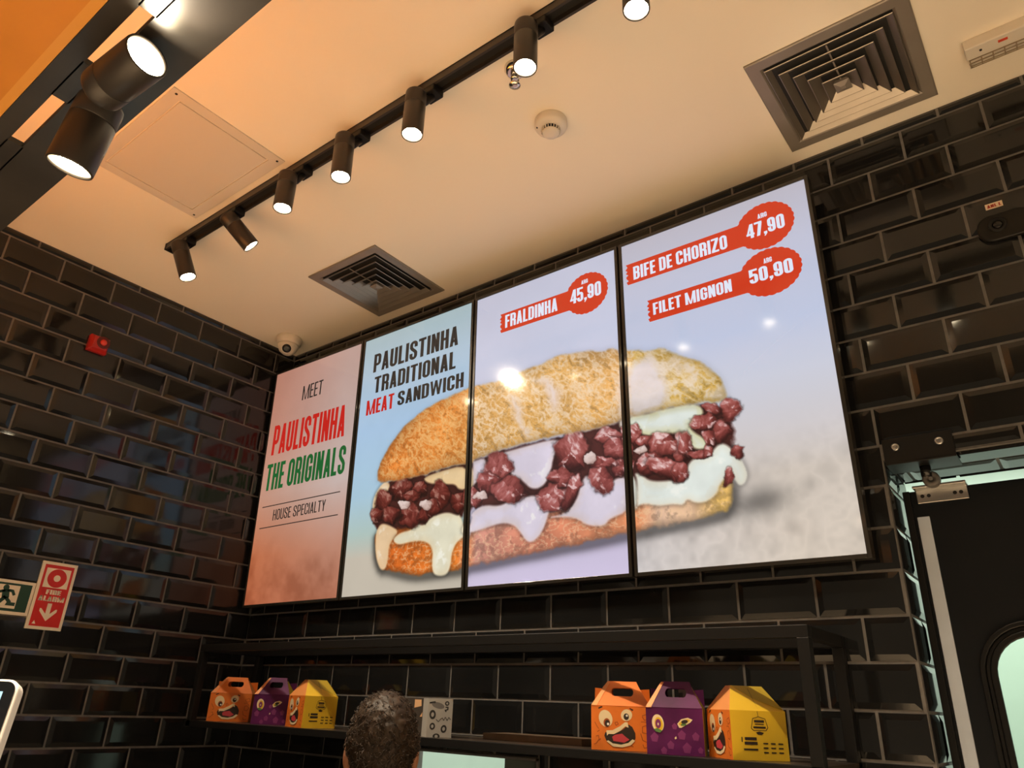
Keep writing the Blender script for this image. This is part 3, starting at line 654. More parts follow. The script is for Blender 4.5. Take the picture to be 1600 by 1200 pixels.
ART={"topbun":[[1.245,1.074],[1.232,1.021],[1.262,0.923],[1.341,0.832],[1.439,0.745],[1.55,0.687],[1.671,0.643],[1.824,0.615],[1.999,0.594],[2.015,0.596],[2.11,0.598],[2.195,0.602],[2.283,0.591],[2.416,0.574],[2.49,0.575],[2.568,0.557],[2.623,0.551],[2.721,0.562],[2.832,0.577],[2.889,0.6],[2.946,0.597],[2.994,0.617],[3.0,0.638],[3.061,0.65],[3.11,0.674],[3.2,0.677],[3.254,0.713],[3.315,0.759],[3.379,0.789],[3.434,0.841],[3.471,0.889],[3.496,0.929],[3.505,0.967],[3.513,1.013],[3.499,1.026],[3.456,1.03],[3.395,1.01],[3.369,1.013],[3.281,1.005],[3.203,1.005],[3.144,1.006],[3.05,1.012],[3.008,1.008],[2.992,1.018],[2.87,1.029],[2.745,1.028],[2.6,1.02],[2.448,1.022],[2.305,1.03],[2.14,1.04],[2.01,1.062],[1.997,1.072],[1.914,1.067],[1.738,1.079],[1.642,1.088],[1.492,1.089],[1.369,1.084]],"filling":[[1.281,1.08],[1.229,1.231],[1.228,1.313],[1.28,1.399],[1.565,1.429],[1.974,1.399],[2.021,1.33],[2.294,1.4],[2.593,1.437],[3.014,1.394],[3.237,1.397],[3.457,1.369],[3.529,1.26],[3.513,1.072],[3.368,1.014],[3.026,1.018],[2.725,1.035],[2.289,1.034],[1.997,1.068],[1.642,1.088]],"botbun":[[1.269,1.398],[1.273,1.478],[1.289,1.557],[1.338,1.63],[1.406,1.635],[1.48,1.655],[1.616,1.686],[1.745,1.686],[1.894,1.679],[2.004,1.676],[2.002,1.668],[2.133,1.661],[2.265,1.648],[2.391,1.638],[2.495,1.633],[2.653,1.617],[2.774,1.613],[2.996,1.591],[3.006,1.589],[3.113,1.579],[3.222,1.57],[3.352,1.561],[3.443,1.548],[3.47,1.526],[3.491,1.491],[3.498,1.428],[3.456,1.383],[3.237,1.397],[3.0,1.411],[2.713,1.419],[2.295,1.453],[1.976,1.436],[1.562,1.398]],"cream":[[[1.299,1.081],[1.359,1.09],[1.365,1.139],[1.308,1.152],[1.288,1.225],[1.253,1.262],[1.225,1.279],[1.215,1.202],[1.237,1.142]],[[1.312,1.343],[1.27,1.392],[1.268,1.458],[1.284,1.544],[1.317,1.611],[1.349,1.639],[1.385,1.629],[1.396,1.566],[1.396,1.49],[1.43,1.454],[1.472,1.413],[1.402,1.373]],[[1.43,1.454],[1.482,1.424],[1.582,1.418],[1.632,1.385],[1.687,1.404],[1.736,1.359],[1.804,1.348],[1.872,1.344],[1.94,1.37],[1.973,1.373],[2.024,1.495],[1.957,1.519],[1.916,1.581],[1.912,1.657],[1.887,1.702],[1.83,1.707],[1.779,1.689],[1.766,1.628],[1.768,1.555],[1.731,1.509],[1.659,1.489],[1.579,1.488],[1.49,1.498],[1.442,1.481]],[[2.023,1.399],[2.001,1.379],[2.094,1.334],[2.212,1.36],[2.288,1.333],[2.399,1.326],[2.497,1.339],[2.549,1.417],[2.531,1.464],[2.496,1.537],[2.443,1.577],[2.399,1.573],[2.354,1.515],[2.317,1.475],[2.233,1.451],[2.118,1.468],[1.97,1.49]],[[2.531,1.461],[2.633,1.455],[2.717,1.397],[2.745,1.303],[2.787,1.26],[2.863,1.362],[2.943,1.312],[3.019,1.311],[3.024,1.483],[2.903,1.508],[2.878,1.538],[2.824,1.538],[2.762,1.521],[2.723,1.487],[2.633,1.466]],[[3.023,1.342],[3.008,1.299],[3.047,1.316],[3.091,1.355],[3.185,1.368],[3.261,1.364],[3.3,1.288],[3.343,1.279],[3.394,1.288],[3.441,1.234],[3.477,1.233],[3.517,1.278],[3.55,1.329],[3.567,1.391],[3.548,1.432],[3.523,1.44],[3.503,1.401],[3.488,1.359],[3.464,1.395],[3.431,1.424],[3.423,1.453],[3.385,1.482],[3.349,1.492],[3.308,1.487],[3.273,1.463],[3.25,1.492],[3.208,1.479],[3.121,1.479],[3.055,1.457],[3.002,1.469],[3.015,1.478]],[[1.648,1.105],[1.785,1.086],[2.015,1.076],[2.023,1.231],[1.948,1.221],[1.921,1.185],[1.861,1.176],[1.701,1.15]],[[2.007,1.073],[2.003,1.068],[2.11,1.058],[2.099,1.168],[2.019,1.203],[2.014,1.219]],[[2.205,1.055],[2.284,1.049],[2.642,1.031],[2.579,1.124],[2.551,1.238],[2.497,1.296],[2.426,1.293],[2.38,1.249],[2.352,1.222],[2.295,1.206],[2.285,1.158]],[[2.984,1.004],[3.098,1.013],[3.203,1.005],[3.369,1.013],[3.395,1.076],[3.328,1.102],[3.314,1.137],[3.388,1.199],[3.396,1.216],[3.372,1.248],[3.316,1.228],[3.31,1.179],[3.237,1.133],[3.118,1.132],[3.05,1.108],[3.034,1.071],[2.981,1.055]]],"pale":[[[2.433,0.656],[2.528,0.666],[2.59,0.728],[2.619,0.789],[2.603,0.852],[2.58,0.88],[2.561,0.816],[2.528,0.734],[2.481,0.681]],[[2.268,0.708],[2.327,0.749],[2.36,0.812],[2.353,0.905],[2.417,0.998],[2.369,0.975],[2.32,0.844],[2.286,0.775]],[[2.995,0.722],[3.126,0.708],[3.174,0.786],[3.208,0.87],[3.207,0.949],[3.18,1.0],[3.05,1.012],[2.984,1.004]]],"meat":[[1.631,1.17,0.06,0.008,0.005,0.052],[1.462,1.151,0.077,0.03,-0.026,0.062],[1.813,1.228,0.072,0.01,0.004,0.066],[1.952,1.291,0.054,0.014,-0.011,0.061],[1.571,1.215,0.066,0.009,0.004,0.04],[1.554,1.323,0.093,0.011,0.007,0.067],[1.68,1.338,0.048,0.006,0.004,0.047],[1.315,1.213,0.067,0.03,-0.034,0.059],[1.384,1.303,0.08,0.01,0.007,0.057],[1.266,1.289,0.048,0.006,0.008,0.058],[1.745,1.3,0.058,0.007,0.004,0.046],[2.197,1.128,0.089,0.014,0.002,0.075],[2.119,1.209,0.08,0.012,0.001,0.06],[2.277,1.271,0.108,0.016,0.001,0.069],[2.681,1.12,0.09,0.044,-0.041,0.085],[2.629,1.258,0.081,0.012,-0.001,0.044],[2.574,1.363,0.097,0.013,-0.001,0.071],[2.694,1.338,0.037,0.017,-0.042,0.086],[2.916,1.083,0.089,0.017,-0.003,0.047],[2.951,1.154,0.059,0.011,-0.003,0.047],[2.864,1.307,0.063,0.01,-0.003,0.079],[2.967,1.261,0.037,0.006,-0.002,0.045],[2.022,1.289,0.044,0.006,0.002,0.052],[2.893,1.215,0.075,0.013,-0.001,0.027],[3.021,1.096,0.032,0.006,-0.003,0.04],[3.071,1.145,0.038,0.007,-0.002,0.027],[3.257,1.221,0.039,0.007,-0.006,0.069],[3.171,1.19,0.079,0.014,-0.005,0.06],[3.285,1.211,0.032,0.005,-0.004,0.052],[3.096,1.274,0.061,0.01,-0.004,0.054],[3.188,1.311,0.082,0.035,-0.015,0.041],[3.252,1.331,0.035,0.005,-0.003,0.04],[3.345,1.265,0.055,0.009,-0.003,0.021],[3.399,1.242,0.021,0.004,-0.004,0.04],[3.438,1.055,0.042,0.01,-0.003,0.029],[3.468,1.172,0.042,0.008,-0.006,0.055],[3.4,1.184,0.022,-0.008,0.017,0.041],[3.391,1.11,0.064,-0.004,0.006,0.038],[3.518,1.082,0.036,0.031,-0.028,0.038],[3.532,1.276,0.026,0.005,-0.003,0.027],[3.474,1.395,0.021,0.011,-0.016,0.034]],"onion":[[2.806,1.186,0.043,0.007,-0.001,0.04],[2.073,1.281,0.053,0.007,0.001,0.03],[1.502,1.258,0.056,0.007,0.003,0.032],[1.694,1.277,0.048,0.006,0.003,0.035],[3.05,1.191,0.035,0.006,-0.002,0.026]]}

SW, SH, SG = 5.91, 10.51, .28
AR = SH/SW
def lerp(a, b, k): return a*(1-k[..., None])+b*k[..., None]
def grad(Y, stops):
    out = np.zeros(Y.shape+(3,)); ys = [s[0] for s in stops]
    for c in range(3): out[..., c] = np.interp(Y, ys, [s[1][c] for s in stops])
    return out
def paint(i, X, Y):
    """the picture on screen i, sRGB 0..255; X = i + position across, Y = position down, in screen widths"""
    s = X-i
    n1 = fbm(X, Y, 2.5, 11); n2 = fbm(X, Y, 9, 21)
    if i == 0:
        L = grad(Y, [(0, (180, 124, 104)), (.5, (188, 132, 112)), (1.0, (196, 146, 124)), (1.45, (194, 112, 74)), (AR, (180, 100, 66))])
        R = grad(Y, [(0, (184, 152, 142)), (.5, (186, 160, 152)), (1.0, (192, 172, 166)), (1.45, (186, 132, 110)), (AR, (180, 116, 90))])
        c = lerp(L, R, np.clip(s*1.15, 0, 1)); c *= (1+.10*(n1-.5))[..., None]
        k = np.clip((Y-1.38-.22*(n1-.5)*2-.10*s)/.25, 0, 1)
        c = mixc(c, c*rgb(.86, .80, .76), k*np.clip((fbm(X, Y, 6, 41)-.40)*3.2, 0, 1)); return c
    if i == 1:
        c = grad(Y, [(0, (166, 184, 188)), (.3, (172, 192, 208)), (.7, (164, 192, 220)), (1.15, (164, 194, 212)), (1.40, (172, 192, 186)), (1.55, (192, 182, 166)), (AR, (192, 182, 166))])
        c *= (1+.07*(n1-.5))[..., None]
    elif i == 2:
        c = grad(Y, [(0, (188, 190, 208)), (.35, (196, 200, 220)), (.8, (196, 202, 224)), (1.4, (190, 184, 206)), (AR, (206, 194, 222))])
        c = lerp(c, rgb(200, 190, 200), .35*np.clip(.5-s, 0, 1)); c *= (1+.06*(n1-.5))[..., None]
    else:
        c = grad(Y, [(0, (184, 180, 192)), (.3, (190, 192, 212)), (.7, (186, 196, 222)), (.95, (202, 204, 218)), (1.2, (206, 200, 202)), (1.4, (202, 190, 178)), (AR, (206, 192, 176))])
        k = np.clip((Y-1.1-.2*(1-s))/.35, 0, 1)
        c = lerp(c, rgb(200, 196, 200), k*np.clip(.75-s, 0, 1)*.9)
        c *= (1+.16*k*(ridge(X, Y, 11, 61)-.72)+.05*k*(n2-.5))[..., None]
    if i in (1, 2, 3):
        # ground shadow of the sandwich
        bb = smooth(ART['botbun'], 1); d = sdist(X, Y-.018, bb)
        c = c*(1-.50*np.exp(-(np.clip(-d, 0, 9)/.030)**2)*np.clip((Y-1.2)/.15, 0, 1))[..., None]
        if i == 3: c = c*(1-.42*np.exp(-((s-.60)/.13)**2-((Y-1.525+.10*(s-.6))/.055)**2))[..., None]
        tb = smooth(ART['topbun'], 1); dt0 = sdist(X, Y, tb)
        c = c*(1-.06*np.exp(-(np.clip(-dt0, 0, 9)/.02)**2))[..., None]
        wx = X+.016*(fbm(X, Y, 22, 71)-.5)*2; wy = Y+.016*(fbm(X, Y, 22, 81)-.5)*2
        # filling ground
        d = sdist(wx, wy, smooth(ART['filling'], 1)); dfill = d; c = mixc(c, rgb(62, 26, 22)*(0.8+.5*n2)[..., None], step(d, .008))
        # lower bun
        d = sdist(wx, wy, bb); t = ridge(X*1.0, Y*1.6, 26, 91); t2 = fbm(X, Y, 10, 101)
        base = grad(X, [(1, (196, 96, 36)), (1.45, (204, 100, 34)), (1.95, (222, 122, 44)), (2.05, (196, 132, 112)), (2.5, (198, 116, 84)), (3.0, (214, 132, 84)), (3.12, (206, 168, 140)), (3.3, (212, 172, 136)), (3.42, (224, 178, 96)), (4, (224, 178, 96))])
        b = base*(.80+.45*t2)[..., None]; b = mixc(b, rgb(238, 196, 150), np.clip((t-.84)*4.5, 0, .55)); b = mixc(b, base*.70, np.clip((fbm(X, Y, 30, 95)-.52)*4, 0, .6))
        b = mixc(b, base*.62, np.clip(1-d/.035, 0, 1)*.8); c = mixc(c, b, step(d, .008))
        # melted cheese
        for k, pl in enumerate(ART['cream']):
            p = smooth(pl, 2)
            if p[:, 0].max() < i-.1 or p[:, 0].min() > i+1.1: continue
            d = sdist(X+.006*(n2-.5), Y, p)
            core = {1: rgb(228, 222, 196), 2: rgb(216, 206, 220), 3: rgb(224, 230, 222)}[i]
            if k in (0, 1): core = rgb(222, 190, 150)
            if k == 6: core = rgb(226, 196, 150)
            edge = core*.80+rgb(214, 164, 100)*.20 if k != 9 else core*.6+rgb(206, 186, 90)*.4
            q = np.clip(d/.055, 0, 1); f = fbm(X, Y, 7, 131+k)
            b = lerp(np.broadcast_to(edge, X.shape+(3,)), np.broadcast_to(core, X.shape+(3,)), np.clip(q**.7*1.25-.25*(f < .42), 0, 1))
            b = b*(.92+.14*f)[..., None]
            hl = np.clip((fbm(X, Y, 13, 151+k)-.64)*6, 0, .6)*q; b = mixc(b, rgb(248, 246, 236), hl)
            sh = np.exp(-(np.clip(-d, 0, 9)/.016)**2)*.22; c = c*(1-sh*(d < 0))[..., None]
            c = mixc(c, b, step(d, .007))
        def blob(c, e, meat, seed):
            cx, cy, ex, ey = e[0], e[1], np.array(e[2:4]), np.array(e[4:6])
            if cx < i-.2 or cx > i+1.2: return c
            ex = ex*(1.16 if meat else 1.0); ey = ey*(1.16 if meat else 1.0); det = ex[0]*ey[1]-ex[1]*ey[0]; dx = wx-cx; dy = wy-cy
            u = (dx*ey[1]-dy*ey[0])/det; v = (ex[0]*dy-ex[1]*dx)/det
            u = u+.30*(fbm(X, Y, 13, seed)-.5)*2; v = v+.30*(fbm(X, Y, 13, seed+50)-.5)*2
            rr = np.random.default_rng(seed); nk = 7 if meat else 12
            th_ = 2*np.pi*(np.arange(nk)+rr.uniform(-.3, .3, nk))/nk; dd_ = rr.uniform(.72, 1.06, nk); tone = rr.uniform(-.22, .22, nk)
            pr_ = np.stack([(u*np.cos(a_)+v*np.sin(a_))/d_ for a_, d_ in zip(th_, dd_)], 0)
            r = pr_.max(0)*.80+.20*np.sqrt(u*u+v*v); fac = tone[pr_.argmax(0)]
            h = np.clip(1-r, 0, 1); lum = np.clip(.52+.30*np.clip(h*2.2, 0, 1)-.34*v-.18*u+fac*(h < .75), 0, 1.3)
            if meat:
                al = rr.uniform(0, 3.14); fib = fbm((X*math.cos(al)+Y*math.sin(al))*3, Y*math.cos(al)-X*math.sin(al), 20, seed+7); lum = lum*(.62+.80*fib)
                b = grad(lum, [(0, (30, 10, 9)), (.35, (78, 28, 25)), (.7, (128, 54, 48)), (1.0, (166, 88, 82)), (1.3, (224, 186, 182))])
                b = mixc(b, rgb(240, 208, 204), np.clip((fbm(X*.8+Y*.6, (Y*.8-X*.6)*2.2, 19, seed+3)-.60)*6, 0, .75)*(fac > -.08)*np.clip(h*6, 0, 1))
                if i == 1: b = b*rgb(.74, .62, .56)
            else: b = grad(lum, [(0, (130, 96, 84)), (.5, (186, 156, 146)), (1.0, (222, 200, 192))])
            c = c*(1-.40*np.exp(-(np.clip(r-1, 0, 9)/.14)**2)*(r > 1))[..., None]
            return mixc(c, b, step(1-r, .09))
        for k, e in enumerate(ART['meat']): c = blob(c, e, True, 200+3*k)
        for k, e in enumerate(ART['onion']): c = blob(c, e, False, 400+3*k)
        # upper bun with its cheese crust
        d = sdist(wx*.5+X*.5, wy*.5+Y*.5, tb)
        c = c*(1-.5*np.exp(-(np.clip(-d, 0, 9)/.02)**2)*(d < 0)*step(dfill-.02, .03))[..., None]
        a = X*.8+Y*.6; bq = -X*.6+Y*.8
        wv = fbm(X, Y, 14, 361)-.5; t = ridge(a*1.0+.16*wv, bq*2.0+.10*(fbm(X, Y, 18, 371)-.5), 15, 301); t2 = fbm(X, Y, 5, 311); t3 = fbm(X, Y, 42, 321, 2)
        base = grad(X, [(1, (206, 116, 46)), (1.5, (216, 126, 50)), (1.97, (222, 138, 60)), (2.03, (218, 158, 74)), (2.5, (220, 164, 80)), (3, (222, 164, 86)), (3.05, (220, 178, 90)), (4, (216, 166, 66))])
        b = base*(.82+.40*t2)[..., None]
        b = mixc(b, np.broadcast_to(base*.72, b.shape), np.clip((.62-t)*3, 0, .7))
        lightc = {1: rgb(240, 200, 138), 2: rgb(244, 220, 190), 3: rgb(240, 222, 196)}[i]
        amt = {1: .70, 2: .80, 3: .75}[i]
        tt_ = ridge(a*1.4+.04*t2, bq*2.4, 31, 351, 2); b = mixc(b, np.broadcast_to(base*.74, b.shape), np.clip((.55-tt_)*3, 0, .35)); b = mixc(b, lightc, np.clip((t-.74)*4, 0, 1)*amt*.85); b = mixc(b, lightc, np.clip((tt_-.86)*7, 0, 1)*amt*.45); b = mixc(b, lightc, np.clip((t3-.64)*5, 0, .5)*amt)
        if i == 3: b = mixc(b, rgb(236, 220, 208), np.clip((fbm(X, Y, 9, 341)-.55)*5, 0, .6))
        for k, pl in enumerate(ART['pale']):
            dd = sdist(wx, wy, smooth(pl, 2)); b = mixc(b, {2: rgb(232, 214, 206), 3: rgb(224, 212, 212)}.get(i, rgb(230, 214, 204))*(.95+.1*n2)[..., None], step(dd, .03)*.92)
        b = mixc(b, base*.70, np.clip(1-d/.03, 0, 1)*.45*(Y > .7)); b = b*(1-.12*np.clip(1-d/.10, 0, 1))[..., None]
        c = mixc(c, b, step(d, .008))
        c = lerp(c, {1: rgb(200, 190, 170), 2: rgb(212, 202, 226), 3: rgb(208, 210, 218)}[i], np.full(X.shape, {1: .0, 2: .09, 3: .05}[i]))
    return c
def badge(cx, cy, rx, ry, n=26):
    pts = []
    for k in range(n*6):
        a = 2*math.pi*k/(n*6); w = 1+.035*abs(math.sin(n*a/2))
        pts.append((cx+rx*w*math.cos(a), cy+ry*w*math.sin(a)))
    return pts
def banner(s0, s1, t0, t1):
    h = t1-t0; z = [(s0+.012, t1), (s0+.004, t0+h*.86), (s0+.022, t0+h*.80), (s0+.004, t0+h*.68), (s0+.004, t0+h*.60), (s0+.018, t0+h*.52), (s0+.002, t0+h*.44), (s0+.012, t0+h*.34), (s0, t0+h*.26), (s0+.014, t0+h*.14), (s0+.004, t0)]
    return [[(s0+.016, t0), (s1, t0), (s1, t1), (s0+.016, t1)]]+[[z[k], z[k+1], (s0+.016, z[k+1][1]), (s0+.016, z[k][1])] for k in range(len(z)-1)]
DARK, RED, GREEN, WHT = (48, 42, 38), (192, 36, 28), (32, 96, 46), (222, 228, 244)
BRED = (204, 58, 30)
ink = {0: [], 1: [], 2: [], 3: []}      # (layer, colour, polygon) in screen widths
def put(i, txt, s0, s1, t0, t1, col, layer=2, **kw):
    for g in fit_text(txt, s0, s1, -t1, -t0, **kw): ink[i].append((layer, col, [(a, -b) for a, b in g]))
put(0, 'MEET', .368, .605, .185, .301, DARK, tv=.12, th=.10, gap=.07)
put(0, 'PAULISTINHA', .070, .906, .448, .686, RED)
put(0, 'THE ORIGINALS', .049, .949, .755, .961, GREEN)
put(0, 'HOUSE SPECIALTY', .201, .789, 1.118, 1.197, DARK, tv=.12, th=.10)
for t0 in (1.080, 1.237): ink[0].append((2, DARK, [(.055, t0), (.930, t0), (.930, t0+.007), (.055, t0+.007)]))
put(1, 'PAULISTINHA', .106, .895, .131, .270, DARK)
put(1, 'TRADITIONAL', .130, .883, .309, .431, DARK)
put(1, 'MEAT', .071, .340, .473, .582, RED)
put(1, 'SANDWICH', .376, .956, .474, .575, DARK)
for i, tx, ts, ban, bd, pr, pt, sm in [
    (2, 'FRALDINHA', (.229, .614, .178, .265), (.186, .72, .161, .289), (.811, .215, .137, .125), '45,90', (.702, .908, .165, .255), (.780, .824, .124, .150)),
    (3, 'BIFE DE CHORIZO', (.065, .595, .153, .234), (.017, .69, .127, .254), (.788, .178, .139, .124), '47,90', (.695, .883, .144, .224), (.760, .806, .103, .130)),
    (3, 'FILET MIGNON', (.167, .593, .410, .479), (.132, .68, .385, .512), (.783, .436, .146, .122), '50,90', (.683, .891, .396, .473), (.760, .800, .358, .385))]:
    for g in banner(*ban): ink[i].append((0, BRED, g))
    ink[i].append((1, BRED, badge(*bd)))
    put(i, tx, *ts, WHT); put(i, pr, *pt, WHT, tv=.22); put(i, 'ARG', *sm, WHT, tv=.2)

M_SCR = bpy.data.materials.new('lit_display'); M_SCR.use_nodes = True
nt = M_SCR.node_tree; b = nt.nodes['Principled BSDF']
at = nt.nodes.new('ShaderNodeVertexColor'); at.layer_name = 'picture'
b.inputs['Base Color'].default_value = (.01, .01, .01, 1); b.inputs['Roughness'].default_value = .10; b.inputs['Specular IOR Level'].default_value = .35
nt.links.new(at.outputs['Color'], b.inputs['Emission Color']); b.inputs['Emission Strength'].default_value = 1.0
M_BEZ = mat('glossy_dark_bezel', (.030, .027, .023), rough=.24, coat=.4)
def s2l(c):
    c = np.clip(np.asarray(c, float)/255, 0, 1); return np.where(c <= .04045, c/12.92, ((c+.055)/1.055)**2.4)
SCREEN_LABELS = ['pinkish brown menu screen reading MEET PAULISTINHA THE ORIGINALS, by the corner',
                 'pale blue menu screen reading PAULISTINHA TRADITIONAL MEAT SANDWICH',
                 'menu screen with the middle of the sandwich and one red price badge 45,90',
                 'menu screen with two red price badges, 47,90 and 50,90, nearest the door']
DB, TL = .60, .396
O0 = Vector((.313, -(DB+TL), -1.181)); ES = Vector((1, 0, 0)); ET = Vector((0, TL, -SH)).normalized(); EN = ES.cross(ET)*1.0
if EN.y > 0: EN = -EN
for i in range(4):
    O = O0+ES*i*(SW+SG)
    t = thing('menu_screen', tuple(O+ES*SW/2+ET*SH), SCREEN_LABELS[i], 'menu screen', 'portrait menu screens in a row on the back wall')
    Q = lambda s, tt, n=0: O+ES*s+ET*tt+EN*n
    fr = MB(); bw = .105; dep = .34
    for a0, a1, b0, b1 in ((-bw, 0, -bw, SH+bw), (SW, SW+bw, -bw, SH+bw), (0, SW, -bw, 0), (0, SW, SH, SH+bw)):
        fr.obox(Q(a0, b0, -dep), ES*(a1-a0), ET*(b1-b0), EN*(dep+.03))
    fr.build('bezel', M_BEZ, t, bevel=.012)
    MB().obox(Q(-.02, -.02, -dep+.02), ES*(SW+.04), ET*(SH+.04), EN*(dep-.04)).build('back_cover', M_BLACK, t)
    mt = MB().box((O.x+1.5, 0, -4.2), (O.x+SW-1.5, -.045, -9.5))
    for zz in (-4.8, -9.0):
        y = O.y+(-(zz)+O.z)/SH*TL
        mt.box((O.x+1.8, -.04, zz), (O.x+2.2, y+.30, zz-.3)).box((O.x+SW-2.2, -.04, zz), (O.x+SW-1.8, y+.30, zz-.3))
    mt.build('wall_mount', M_BLACK, t)
    nx, ny = (90, 160) if i == 0 else (300, 533)
    sx = np.linspace(0, 1, nx); sy = np.linspace(0, AR, ny)
    X, Y = np.meshgrid(sx, sy)
    col = s2l(paint(i, X+i, Y)).reshape(-1, 3)
    org = np.array(W(O)-W(tuple(O+ES*SW/2+ET*SH))); es = np.array(ES)*SW*U; et = np.array(ET)*SW*U; en = np.array(EN)*U
    V = org+X.reshape(-1, 1)*es+Y.reshape(-1, 1)*et
    idx = np.arange(nx*ny).reshape(ny, nx)
    quads = np.stack([idx[:-1, :-1], idx[1:, :-1], idx[1:, 1:], idx[:-1, 1:]], -1).reshape(-1, 4)
    verts = [V]; cols = [col]; faces = quads.tolist(); nb = len(V)
    for layer, c, g in ink[i]:
        a = np.array(g); verts.append(org+a[:, :1]*es+a[:, 1:]*et+en*(.006+.004*layer)); cols.append(np.repeat(s2l(c)[None], len(g), 0))
        faces.append(list(range(nb, nb+len(g)))); nb += len(g)
    V = np.concatenate(verts); Cc = np.concatenate(cols)
    me = bpy.data.meshes.new('display'); me.from_pydata(V.tolist(), [], faces)
    at_ = me.color_attributes.new('picture', 'FLOAT_COLOR', 'POINT')
    at_.data.foreach_set('color', np.concatenate([Cc, np.ones((len(Cc), 1))], 1).astype(np.float32).ravel())
    me.materials.append(M_SCR)
    o = bpy.data.objects.new('display', me); COL.objects.link(o); o.parent = t

# ---------------------------------------------------------------- shelf rack
t = thing('wall_rack', (12.6, -1.4, -16.3), 'long black metal rack shelf holding the boxes under the screens', 'shelf')
X0, X1, YF, ZT, ZB = 1.30, 23.9, -2.78, -13.43, -16.05
w = .25
MB().box((X0, YF, ZT-w), (X1, YF+w, ZT)).build('front_rail', M_BLACK, t, bevel=.015)
MB().box((X0, -w-.06, ZT-w), (X1, -.06, ZT)).build('rear_rail', M_BLACK, t, bevel=.015)
for x in (X0, X1-w):
    MB().box((x, YF+w, ZT-w), (x+w, -.06-w, ZT)).build('side_rail', M_BLACK, t, bevel=.015)
    MB().box((x, YF, ZB-.2), (x+w, YF+w, ZT-w)).build('front_post', M_BLACK, t, bevel=.015)
    MB().box((x, -.06-w, ZB-.2), (x+w, -.06, ZT-w)).build('rear_post', M_BLACK, t, bevel=.015)
MB().box((X0, YF+.12, ZB-.08), (X1, -.07, ZB)).build('shelf_board', mat('dark_brown_shelf_board', (.045, .034, .026), rough=.28, var=.2, vscale=8), t)
MB().box((X0-.12, YF, ZB-.20), (X1, YF+.13, ZB+.004)).build('front_lip', M_BLACK, t, bevel=.012)
MB().box((X0, -.32, ZB-.20), (X1, -.07, ZB-.08)).build('rear_angle', M_BLACK, t)
tag(MB().box((14.35, -1.5, ZB), (17.6, -.35, ZB+.17)).build('lit_shelf_strip', mat('lit_shelf_brown', (.12, .085, .055), rough=.5, var=.2, vscale=14), None, bevel=.01),  # added strip: warm light on the shelf top put into its brown
    'brown strip added on the black shelf for its warm-lit top, between the two groups of boxes', 'board')

# ---------------------------------------------------------------- lunch boxes
M_OR = mat('orange_carton', (.80, .20, .022), rough=.45, var=.10, vscale=16)
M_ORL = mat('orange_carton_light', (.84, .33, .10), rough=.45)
M_ORD = mat('dark_orange_print', (.42, .085, .010), rough=.5)
M_PU = mat('purple_carton', (.095, .010, .080), rough=.5, spec=.25, var=.35, vscale=11)
M_PUL = mat('light_purple_print', (.21, .03, .15), rough=.45)
M_YE = mat('yellow_carton', (.78, .50, .025), rough=.42)
M_YD = mat('olive_yellow_inside', (.46, .32, .02), rough=.5)
M_CR = mat('cream_print', (.88, .72, .44), rough=.45)
M_DK = mat('dark_brown_print', (.030, .018, .012), rough=.5)
M_PK = mat('pink_print', (.60, .06, .08), rough=.45)
M_GRN = mat('green_print', (.10, .22, .06), rough=.5)
M_WH = mat('white_print', (.85, .82, .78), rough=.5)
PRN = [M_OR, M_ORD, M_CR, M_DK, M_PK, M_PU, M_PUL, M_YE, M_GRN, M_WH, M_YD, M_ORL]
OR, ORD, CR, DK, PK, PU, PUL, YE, GRN, WH, YD, ORL = range(12)
def ell2(cx, cy, rx, ry, rot=0, n=22, a0=0, a1=360):
    r = math.radians(rot); o = []
    for k in range(n+(a1-a0 < 360)):
        a = math.radians(a0+(a1-a0)*k/n); x = rx*math.cos(a); y = ry*math.sin(a)
        o.append((cx+x*math.cos(r)-y*math.sin(r), cy+x*math.sin(r)+y*math.cos(r)))
    return o
